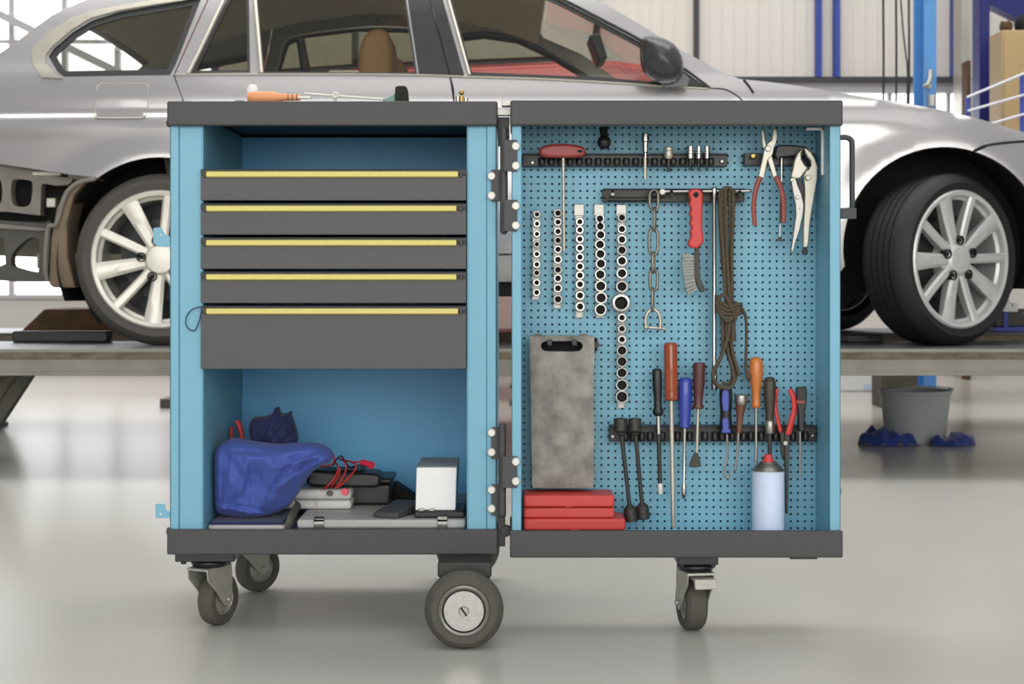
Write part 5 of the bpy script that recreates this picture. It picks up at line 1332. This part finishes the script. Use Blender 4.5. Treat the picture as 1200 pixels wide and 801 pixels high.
t = driver('bradawl', 'small bradawl with dark worn wooden handle and metal cap', 'bradawl', 868,
       [(474, 6.5), (478, 6), (486, 4.4), (496, 3.8), (502, 4.4), (507, 3.6)], M['wood_dark'], [], rot=4)
b = MB(); vlathe(b, 868.5, [(462, 4.6), (463, 7.4), (468, 8), (472, 7.4), (475, 6)], 3.056); obj('cap', b, M['satin'], t)
b = MB(); b.tube(catmull([T(865.6, 506, 3.056), T(864.2, 530, 3.056), T(862.4, 544, 3.056), T(861.5, 552, 3.056)], 5), [px2(1.5)] * 15 + [px2(1.2)], 8); obj('spike', b, M['satin'], t)
driver('screwdriver', 'screwdriver with round orange wooden handle', 'screwdriver', 886,
       [(418, 3), (419.5, 6), (423, 8), (437, 8.4), (448, 7.2), (458, 5.2), (470, 4.8), (474, 5.6), (477, 5.2), (478, 3)], M['wood_orange'],
       [('shaft', [(477, 1.9), (520, 1.8), (546, 1.8)], M['satin'])], y=3.06)
driver('file_handle', 'dark olive handled tool with a silver ferrule above the spray can', 'file', 902,
       [(441.5, 3), (443, 5.6), (448, 7.2), (460, 7.4), (475, 6.2), (488, 5), (493, 5)], M['olive_handle'],
       [('ferrule', [(492.5, 5.2), (494, 6.0), (506, 6.2), (508, 5)], M['satin']), ('blade', [(507, 2.8), (536, 2.4)], M['darksteel'])], y=3.06)
# red pliers
t = thing('red_pliers', 'pliers with bright red curved grips in the low rail', 'pliers', T(922, 602))
grip([(911, 455), (908.6, 466), (909, 480), (912, 494), (915.4, 507)], 2.6, 2.8, 3.062, M['red_plastic'], t)
grip([(925.4, 456), (929.6, 465), (930.6, 480), (927.4, 494), (923.4, 509)], 3.4, 4.2, 3.048, M['red_plastic'], t)
b = MB(); b.pprism([(914, 505), (919, 505), (920, 525), (917.6, 540), (915, 530)], 3.06, 3.056, 3.066); b.pprism([(919.5, 506), (925.6, 506), (924.4, 530), (923.8, 560), (923, 601), (920.6, 601), (920, 560), (919, 530)], 3.054, 3.05, 3.06); obj('jaws', b, M['darksteel'], t, .001)
b = MB(); b.lathe([(0, 0), (0, .004), (.004, .004), (.004, 0)], T(920.4, 519, 3.0465), (0, 1, 0), 14); obj('pivot', b, M['satin'], t)
# voltage tester
t = thing('voltage_tester', 'slim black tester with a window in its handle at the end of the low rail', 'tester', T(938, 559))
b = MB(); b.pprism([(933, 453.5), (944, 452.5), (945, 456), (944.5, 472), (942.6, 480), (941.6, 505), (935.4, 505), (934.4, 480), (932.6, 470)], 3.056, 3.048, 3.064); h = obj('body', b, M['black'], t, .002)
b = MB(); b.pprism([(936, 457), (941.6, 456.6), (941.2, 467), (936, 467)], 3.0475, 3.0468, 3.0482); obj('lens', b, M['darksteel'], t, .0004)
b = MB(); b.pprism([(933.6, 469), (943.8, 469), (943.4, 472.4), (934, 472.4)], 3.0475, 3.0466, 3.065); obj('band', b, M['brick_red'], t, label='dull red band')
b = MB(); vlathe(b, 937.6, [(504, 1.6), (530, 1.4), (559, 1.3)], 3.058); obj('blade', b, M['satin'], t)

# --- spray can
YCN = 3.032
zc0 = dzb + .0008
t = thing('spray_can', 'pale blue aerosol can with a red nozzle standing in the door tray', 'spray can', (PX(900.2, YCN), YCN, zc0))
x = PX(900.2, YCN); rc_ = S(18.9, YCN); z1 = PZ(551, YCN)
b = MB(); b.lathe([(0, 0), (.0, rc_ * .92), (.002, rc_), (z1 - zc0, rc_), (z1 - zc0, 0)], (x, YCN, zc0), (0, 0, 1), 40); obj('body', b, M['can'], t, ang=50)
b = MB(); b.lathe([(0, rc_ + .0012), (.0025, rc_ + .0014), (.003, rc_ * .93), (S(5, YCN), rc_ * .80), (S(8.5, YCN), rc_ * .55), (S(9, YCN), rc_ * .58), (S(10.5, YCN), rc_ * .5), (S(10.5, YCN), 0)], (x, YCN, z1), (0, 0, 1), 40); obj('shoulder', b, M['satin'], t)
b = MB(); b.lathe([(0, 0), (0, S(7.2, YCN)), (S(3, YCN), S(6.4, YCN)), (S(5, YCN), S(5.2, YCN)), (S(9.5, YCN), S(4.4, YCN)), (S(9.8, YCN), 0)], (x, YCN, PZ(541.5, YCN)), (0, 0, 1), 20); obj('nozzle', b, M['red_plastic'], t, label='red nozzle')
# ================================================================== in the lower compartment
zfl = zb_ + .0013
def rect_case(name, lab, cat, xa, xb, yt, y0, dep, zlo, m, bev=.004, clasps=()):
    t = thing(name, lab, cat, (PX((xa + xb) / 2, y0), y0 + dep / 2, zlo))
    x0, x1 = PX(xa, y0), PX(xb, y0); z1 = PZ(yt, y0); zm = zlo + (z1 - zlo) * .5
    b = MB(); b.box(x0, x1, y0, y0 + dep, zlo, zm - .0006); obj('body', b, m, t, bev)
    b = MB(); b.box(x0, x1, y0, y0 + dep, zm + .0006, z1); l = obj('lid', b, m, t, bev)
    for cx_ in clasps:
        b = MB(); xc = PX(cx_, y0); b.box(xc - .0095, xc + .0095, y0 - .004, y0 - .0006, zm - .002, z1 - .002); b.prism([(xc - .0095, y0 - .004, z1 - .003), (xc - .0095, y0 - .006, z1 + .003), (xc - .0095, y0 + .006, z1 + .006), (xc - .0095, y0 + .006, z1 + .0008)], (.019, 0, 0)); b.box(xc - .009, xc - .004, y0 - .005, y0 - .0006, zm - .012, zm - .002); b.box(xc + .004, xc + .009, y0 - .005, y0 - .0006, zm - .012, zm - .002)
        obj('clasp', b, M['chrome'], l, .001, label='bright metal clasp')
    return z1
zca = rect_case('machine_case', 'wide flat light grey case with two metal clasps on the compartment floor', 'case', 348, 545.5, 609, 3.03, .37, zfl, M['grey_case'], clasps=(374, 518.5))
zcb = rect_case('machine_case', 'grey case on the compartment floor under the blue cloth', 'case', 243.5, 334, 615, 3.03, .37, zfl, M['grey_case'])
b = MB(); b.box(PX(250, 3.06), PX(334, 3.06), 3.032, 3.26, zcb + .0008, zcb + .006); single('flat_plate', b, M['navy'], 'dark flat tray lying on the grey case under the blue cloth', 'tray', bevel=.0015)
b = MB(); b.tube(catmull([P(337, 617, 3.024), P(341, 606, 3.03), P(346, 597, 3.09), P(350, 590, 3.13)], 5), .0075, 8, flat=.4); single('strap', b, M['rubber'], 'dark strap hanging down between the two grey cases', 'strap')
# white meter case lying on the big grey case
y0 = 3.165
x0, x1 = PX(331, y0), PX(411.5, y0); z1 = PZ(573.5, y0); zc = zca + .0006
t = thing('meter_case', 'off-white flat plastic case under the black multimeter', 'case', ((x0 + x1) / 2, y0 + .08, zc))
b = MB(); b.box(x0, x1, y0, y0 + .17, zc, zc + (z1 - zc) * .46); obj('body', b, M['white_case'], t, .006, seg=3)
b = MB(); b.box(x0, x1, y0 - .0006, y0 + .1706, zc + (z1 - zc) * .49, z1); l = obj('lid', b, M['white_case'], t, .007, seg=3)
for q in (348, 371):
    b = MB(); b.box(PX(q, y0) - .0015, PX(q, y0) + .0015, y0 - .003, y0, zc + .006, zc + (z1 - zc) * .5); obj('latch', b, M['grey_case'], l)
zm_ = z1
# black multimeter with its leads wound round it
ym = 3.185
pm = [(PX(a, ym), PZ(c, ym)) for a, c in smooth2([(361, 551), (366, 547.5), (385, 549), (410, 550.5), (435, 551.5), (443, 553.5), (446, 559), (444, 566), (438, 568.5), (415, 568.5), (385, 568), (362, 566), (359, 559)], 4)]
zsh = zm_ + .0005 - min(v for _, v in pm)
t = thing('multimeter', 'black multimeter lying on the off-white case', 'multimeter', (PX(403, ym), ym, zm_))
b = MB(); b.prism([Vector((u, ym - .0, v + zsh)) for u, v in pm], (0, .085, 0)); obj('body', b, M['black'], t, .007, seg=3, ang=50)
b = MB(); b.box(PX(372, ym), PX(425, ym), ym + .02, ym + .07, PZ(549.5, ym) + zsh, PZ(548.4, ym) + zsh); obj('face', b, M['darksteel'], t, .0006)
b = MB()
def lead(pts, r=.0017): b.tube(catmull([P(a, c, y) for a, c, y in pts], 6), r, 8)
lead([(372, 520, 3.2250), (382, 524, 3.1950), (390, 531, 3.1750), (391, 541, 3.1650), (384, 545.5, 3.1650), (372, 546, 3.1750), (364, 545, 3.1850)])
lead([(391, 540, 3.1950), (396, 546, 3.1730), (394, 556, 3.1710), (386, 567, 3.1680), (379, 573, 3.1590)])
lead([(396, 536, 3.2150), (404, 541, 3.1750), (405, 551, 3.1710), (400, 562, 3.1690), (395, 569, 3.1610)])
lead([(398, 538, 3.2350), (408, 540, 3.1950), (416, 543, 3.1750), (416, 550, 3.1710), (408, 560, 3.1690), (398, 569, 3.1610), (392, 571, 3.1580)])
lead([(398, 548, 3.1710), (397, 556, 3.1700), (391, 566, 3.1690), (388, 570, 3.1610)])
lead([(412, 542, 3.2050), (420, 541, 3.1950), (428, 543, 3.1950)])
single('test_lead', b, M['cable_red'], 'red test lead wound in loops around the black multimeter', 'test lead')
b = MB(); lead([(390, 545, 3.1850), (394, 538, 3.1750), (400, 534, 3.1750), (404, 540, 3.1850), (410, 547, 3.1950), (420, 545, 3.1850), (430, 547, 3.1850)], .0018)
single('test_lead', b, M['black'], 'black test lead on top of the black multimeter', 'test lead')
b = MB(); b.cyl(P(424, 541.5, 3.2000), P(436, 545, 3.1830), S(3.6, 3.1850), S(4.4, 3.1850), 14); single('test_plug', b, M['pink'], 'pink-red plug lying on the far end of the multimeter', 'plug')
b = MB(); b.cyl(P(404, 576, 3.1450), P(405, 576, 3.1635), S(4, 3.1550), seg=16); single('test_plug', b, M['pink'], 'pink-red plug in front of the off-white case', 'plug')
b = MB(); b.cyl(P(387, 577.5, 3.1470), P(386, 577.5, 3.1635), S(3.4, 3.1550), seg=16); single('test_plug', b, M['black'], 'black plug in front of the off-white case', 'plug')
# black box, dark handset, white carton on black base
y0 = 3.22
t = thing('black_box', 'small black box behind the multimeter', 'box', (PX(436, y0), y0 + .05, zca))
b = MB(); b.box(PX(405, y0), PX(458, y0), y0, y0 + .12, zca + .0006, PZ(567, y0)); obj('body', b, M['black'], t, .006, seg=3)
b = MB(); b.box(PX(403.5, y0), PX(459.5, y0), y0 - .002, y0 + .122, PZ(566.6, y0), PZ(560.5, y0)); obj('lid', b, M['black'], t, .004)
b = MB(); Mx = Matrix.Translation((PX(465, 3.09), 3.10, zca + .001)) @ Matrix.Rotation(R(-22), 4, 'Z')
b.prism([Vector(v) for v in ((-.028, -.055, 0), (.028, -.055, 0), (.030, .05, 0), (-.026, .05, 0))], (0, 0, .011)); b.v[4:] = [Vector((v.x * .86, v.y * .9, v.z + (.012 if v.y > 0 else 0))) for v in b.v[4:]]
b.xform(Mx); single('handset', b, M['plastic'], 'dark grey handset lying on the wide grey case', 'handset', bevel=.004, seg=3)
b = MB(); b.pprism([(455, 583), (462, 566), (480, 578), (490, 585), (486, 594), (460, 594)], 3.30, 3.30, 3.36)
b.v = [Vector((v.x, v.y, max(v.z, zca + .0006))) for v in b.v]; single('pouch', b, M['matblack'], 'black pouch at the back behind the dark handset', 'pouch', bevel=.008)
y0 = 3.052
b = MB(); b.box(PX(485.5, y0), PX(544.5, y0), y0, y0 + .12, zca + .0006, PZ(598.5, y0)); single('base_tray', b, M['black'], 'low black tray under the white carton', 'tray', bevel=.003)
zw = PZ(598.5, y0) + .0006
t = thing('carton', 'white carton standing on the low black tray', 'carton', (PX(511, y0), y0 + .07, zw))
zt_ = PZ(547.5, y0 + .01); dpt = .175
xa, xb = PX(486.5, y0), PX(533.5, y0); sh = PX(535, y0) - xb
b = MB(); vs = [(xa, y0 + .008, zw), (xb, y0 + .008, zw), (xb, y0 + .115, zw), (xa, y0 + .115, zw), (xa + sh, y0 + .008, zt_), (xb + sh, y0 + .008, zt_), (xb + sh, y0 + dpt, zt_), (xa + sh, y0 + dpt, zt_)]
b.add(vs, [(0, 3, 2, 1), (4, 5, 6, 7), (0, 1, 5, 4), (1, 2, 6, 5), (2, 3, 7, 6), (3, 0, 4, 7)]); obj('body', b, M['card'], t, .0012)
b = MB(); b.add([(xa + sh + .0005, y0 + .010, zt_ + .0005), (xb + sh - .0005, y0 + .010, zt_ + .0005), (xb + sh - .0005, y0 + dpt - .002, zt_ + .0005), (xa + sh - .0005 + .001, y0 + dpt - .002, zt_ + .0005)], [(0, 1, 2, 3)])
b = MB(); b.box(xa + sh + .0005, xb + sh - .0005, y0 + .009, y0 + dpt - .001, zt_ + .0002, zt_ + .0012); obj('lid', b, M['card_grey'], t, .0004, label='grey top flap')
b = MB(); b.box(xa + sh - .0008, xa + sh + .004, y0 + .03, y0 + .11, zt_ - .012, zt_ - .0005); obj('slot', b, M['matblack'], t)
for q in (494, 506):
    b = MB(); b.box(PX(q - 3, y0), PX(q + 3, y0), y0 - .004, y0 + .006, zw - .0001, zw + .004); obj('clip', b, M['satin'], t, .0006)

# cloths
def cloth(name, poly, Yc, th_f, th_b, dm, seed, m, lab, amp=.012, s=16, n=4, dirx=.6, zlow=-1, creases=()):
    cr = [((PX(a, Yc), PZ(b_, Yc)), (PX(c, Yc), PZ(d_, Yc)), h_, w_) for a, b_, c, d_, h_, w_ in creases]
    p2 = [(PX(a, Yc), PZ(c, Yc)) for a, c in smooth2(poly, n)]
    xs_ = [p[0] for p in p2]; zs_ = [p[1] for p in p2]; x0_, z0_ = min(xs_), min(zs_)
    def ff(u, v, k):
        a, c_ = u - x0_, v - z0_
        f = fold((a + c_ * dirx) , (c_ - a * dirx) , seed, s)
        g = fold(a * 1.3 - c_ * .4, c_ + a * .5, seed + 5, s * 2.6)
        q = 0.0
        for (ax, az), (bx, bz), h_, w_ in cr:      # overlapping fold: a step that dies away from the crease
            lx, lz = bx - ax, bz - az; L = math.hypot(lx, lz); t_ = ((u - ax) * lx + (v - az) * lz) / (L * L); sd = ((u - ax) * lz - (v - az) * lx) / L
            e_ = math.exp(-max(0, -t_, t_ - 1) ** 2 * 14) * math.sin(PI * min(1, max(0, .15 + .7 * t_)))
            q += h_ * e_ * (math.tanh(sd / .0022) * math.exp(-abs(sd) / w_))
        return Vector((u, Yc - th_f * k + k * (amp * f + amp * .25 * g - q), max(v, zlow)))
    def fb(u, v, k): return Vector((u, Yc + th_b * k, max(v, zlow)))
    return single(name, inflate(p2, dm, .003, ff, fb), m, lab, 'cloth', ang=85)
cloth('work_cloth', [(252, 540), (254, 527), (262, 518), (274, 512.5), (290, 515), (310, 518), (332, 519.5), (350, 518), (366, 518), (380, 521), (388, 527), (391, 534), (387, 541), (376, 546), (366, 553), (357, 565), (350, 577), (341, 590), (330, 598), (312, 604), (290, 606), (270, 604.5), (256, 600), (252.5, 585), (252, 565)], 3.10, .060, .05, .04, 2.3, M['bag'], 'crumpled blue cloth bundle in the compartment', amp=.014, s=10, zlow=zcb + .0068, creases=[(280, 527, 318, 529, .016, .012), (348, 541, 309, 588, -.018, .016), (254, 586, 310, 596, .013, .012), (388, 530, 335, 560, -.012, .012), (386, 526, 330, 540, -.012, .012), (375, 538, 345, 585, -.012, .012), (330, 525, 372, 522, .010, .01), (264, 522, 262, 580, .010, .014), (300, 535, 288, 575, .008, .02), (362, 536, 338, 570, .009, .008)])
cloth('work_cloth', [(293, 510), (292, 498), (297, 489), (310, 487), (319, 484), (321, 479), (327, 476.5), (329, 483), (336, 483.5), (341.5, 481), (342.5, 487), (346, 497), (349, 508), (349, 520), (345, 528), (320, 528), (298, 526)], 3.22, .05, .06, .035, 8.1, M['navy'], 'dark navy cloth piled behind the blue cloth bundle', amp=.008, s=16, creases=[(300, 490, 306, 524, .008, .01), (322, 488, 310, 520, .01, .012), (340, 486, 318, 516, .01, .01), (330, 480, 334, 505, -.007, .01), (347, 500, 325, 522, .008, .01)])
t = thing('red_handled_tool', 'tool with two red grips poking up behind the blue cloth', 'tool', P(275, 520, 3.24))
b = MB(); b.tube(catmull([P(277, 493, 3.24), P(281, 500, 3.24), P(283.5, 512, 3.24), P(284, 530, 3.24)], 5), S(3.2, 3.24), 10); obj('grip', b, M['red_plastic'], t)
b = MB(); b.tube(catmull([P(272, 500, 3.24), P(271, 508, 3.24), P(273, 530, 3.24)], 5), S(2.8, 3.27), 10); obj('grip', b, M['handle_red'], t)
b = MB(); b.tube(catmull([P(284, 528, 3.24), P(280, 545, 3.25), P(278, 560, 3.25), P(278, 585, 3.25)], 5), S(3, 3.25), 10); b.tube([P(273, 528, 3.24), P(278, 560, 3.25)], S(3, 3.25), 10); obj('jaws', b, M['darksteel'], t)

# ================================================================== lying on the top cover
ztop = fz(119) + .0003
def topP(px_, py_, y): return P(px_, py_, y)
y = 3.035; r = (PZ(107, y) - ztop) / 2
t = thing('wooden_handle', 'pale orange wooden handled tool lying on the trolley top', 'handle', (PX(320, y), y, ztop))
zc = ztop + r
b = MB(); b.lathe([(0, 0), (.001, r * .7), (.006, r * .95), (.02, r), (S(32, y), r * .96), (S(36, y), r * .72), (S(44, y), r * .55), (S(62, y), r * .52), (S(62, y), 0)], (PX(290, y), y, zc), (1, 0, -.0), 24)
obj('handle', b, M['wood_pale'], t)
for q in (338, 343, 348):
    b = MB(); b.torus((PX(q, y), y, zc), (1, 0, 0), r * .54, .0008, 20, 6); obj('ring', b, M['wood_dark'], t)
b = MB(); b.box(PX(350, y), PX(364, y), y - .006, y + .006, zc - .002, zc + .002); obj('blade', b, M['satin'], t)
y = 3.10
b = MB(); b.lathe([(0, 0), (0, .012), (.012, .011), (.018, .006), (.018, 0)], P(296, 108, y) - Vector((0, 0, S(2, y))), (0, 0, 1), 18); b.v = [Vector((v.x, v.y, v.z)) for v in b.v]
b.box(PX(290, y), PX(301, y), y - .008, y + .008, ztop, PZ(108, y)); single('white_stopper', b, M['card'], 'small white stopper behind the pale wooden handle on the trolley top', 'stopper', bevel=.002)
b = MB(); b.ball((PX(281, 3.04), 3.04, ztop + .0035), .0055, 14, 8, (2.4, 1.4, .6)); single('rubber_grommet', b, M['black'], 'flat black rubber piece beside the pale wooden handle on the trolley top', 'rubber piece')
y = 3.06
t = thing('sliding_handle', 'thin bright rod with a ring at its middle lying on the trolley top', 'rod', (PX(393, y), y, ztop))
b = MB(); b.cyl(P(357, 109.5, y), P(448, 116.3, y), S(1.4, y), seg=12); obj('rod', b, M['bolt'], t)
b = MB(); b.torus(P(393, 111.5, y - .004), (0, 1, 0), S(3.0, y), S(1.5, y), 20, 8); b.cyl(P(393, 115, y), P(390, 124, y), S(2.2, y), S(1.6, y), 10); obj('ring', b, M['bolt'], t)
b = MB(); b.box(PX(352, y), PX(420, y), y + .006, y + .03, ztop, ztop + .007); single('feeler_case', b, M['card'], 'flat white strip under the thin bright rod on the trolley top', 'strip', bevel=.001)
t = thing('small_brush', 'small brush with teal ferrule and dark green bristles on the trolley top', 'brush', (PX(462, y), y, ztop))
b = MB(); b.prism([P(448, 116, y - .006), P(456, 114, y - .006), (P(463, 109, y - .006)), P(464, 122, y - .006), P(450, 122, y - .006)], (0, .014, 0)); obj('ferrule', b, M['teal'], t, .002)
b = MB(); pl_ = smooth2([(463, 103), (466, 100.5), (474, 100.5), (477, 103.5), (478, 112), (478, 123), (464, 123), (463, 112)], 3); b.prism([P(a, c, y - .012) for a, c in pl_], (0, .026, 0)); obj('bristles', b, M['dkgreen'], t, .003)
y = 3.05
t = thing('small_nozzle', 'tiny brass and steel fittings standing on the trolley top near the gap', 'fitting', (PX(541, y), y, ztop))
b = MB(); b.cyl((PX(536.5, y), y, ztop), (PX(536.5, y), y, PZ(113, y)), S(2.6, y)); b.cyl((PX(546, y), y, ztop), (PX(546, y), y, PZ(114.5, y)), S(2.4, y)); obj('base', b, M['chrome'], t)
b = MB(); b.cyl((PX(541, y), y, ztop), (PX(541, y), y, PZ(112, y)), S(2.2, y)); b.ball(P(541, 108.5, y), S(3.2, y), 12, 8); obj('cap', b, M['brass'], t)

# ================================================================== camera, light, world
cam = bpy.data.cameras.new('camera'); co = bpy.data.objects.new('camera', cam); COL.objects.link(co)
co.location = (0, 0, CAMZ); co.rotation_euler = (PI / 2, 0, 0)
cam.sensor_width = 36.0; cam.lens = F / 1200.0 * 36.0; cam.shift_y = (HZ - 400.5) / 1200.0
cam.clip_start = .05; cam.dof.use_dof = True; cam.dof.focus_distance = 3.02; cam.dof.aperture_fstop = 9.0
SC.camera = co

w = bpy.data.worlds.new('hall light'); SC.world = w; w.use_nodes = True
nt = w.node_tree; bg = nt.nodes['Background']
tc = nt.nodes.new('ShaderNodeTexCoord'); sp_ = nt.nodes.new('ShaderNodeSeparateXYZ'); rp_ = nt.nodes.new('ShaderNodeValToRGB')
nt.links.new(tc.outputs['Generated'], sp_.inputs[0]); mr = nt.nodes.new('ShaderNodeMapRange'); mr.inputs['From Min'].default_value = -1
nt.links.new(sp_.outputs['Z'], mr.inputs['Value']); nt.links.new(mr.outputs['Result'], rp_.inputs['Fac'])
e = rp_.color_ramp.elements; e[0].position = .48; e[0].color = (.22, .21, .2, 1); e[1].position = 1.0; e[1].color = (.85, .87, .9, 1)
x = e.new(.55); x.color = (.60, .60, .61, 1); x = e.new(.7); x.color = (.75, .76, .78, 1)
nt.links.new(rp_.outputs['Color'], bg.inputs['Color']); bg.inputs['Strength'].default_value = .58

def area(name, loc, target, sx, sy, energy, col=(1, 1, 1)):
    l = bpy.data.lights.new(name, 'AREA'); l.shape = 'RECTANGLE'; l.size = sx; l.size_y = sy; l.energy = energy; l.color = col
    o = bpy.data.objects.new(name, l); COL.objects.link(o); o.location = loc
    d = Vector(target) - Vector(loc); o.rotation_euler = d.to_track_quat('-Z', 'Y').to_euler(); return o
area('front_window', (.6, -5.2, 2.4), (0, 3.0, .75), 12, 4.2, 560, (1, .985, .96))
area('skylight', (.6, .6, 5.6), (0, 3.2, 0), 6, 3, 60, (1, .99, .97))
area('skylight', (0, 5.5, 6.0), (0, 6.5, 0), 9, 3, 300, (1, .99, .97))
area('skylight', (0, 9.2, 6.0), (0, 10.5, 1.5), 10, 2, 120, (1, .99, .97))

SC.view_settings.view_transform = 'Standard'; SC.view_settings.look = 'None'; SC.view_settings.exposure = 0.0; SC.view_settings.gamma = 1.0
SC.view_settings.use_curve_mapping = False
SC.cycles.use_denoising = True
SC.cycles.max_bounces = 8; SC.cycles.transparent_max_bounces = 16
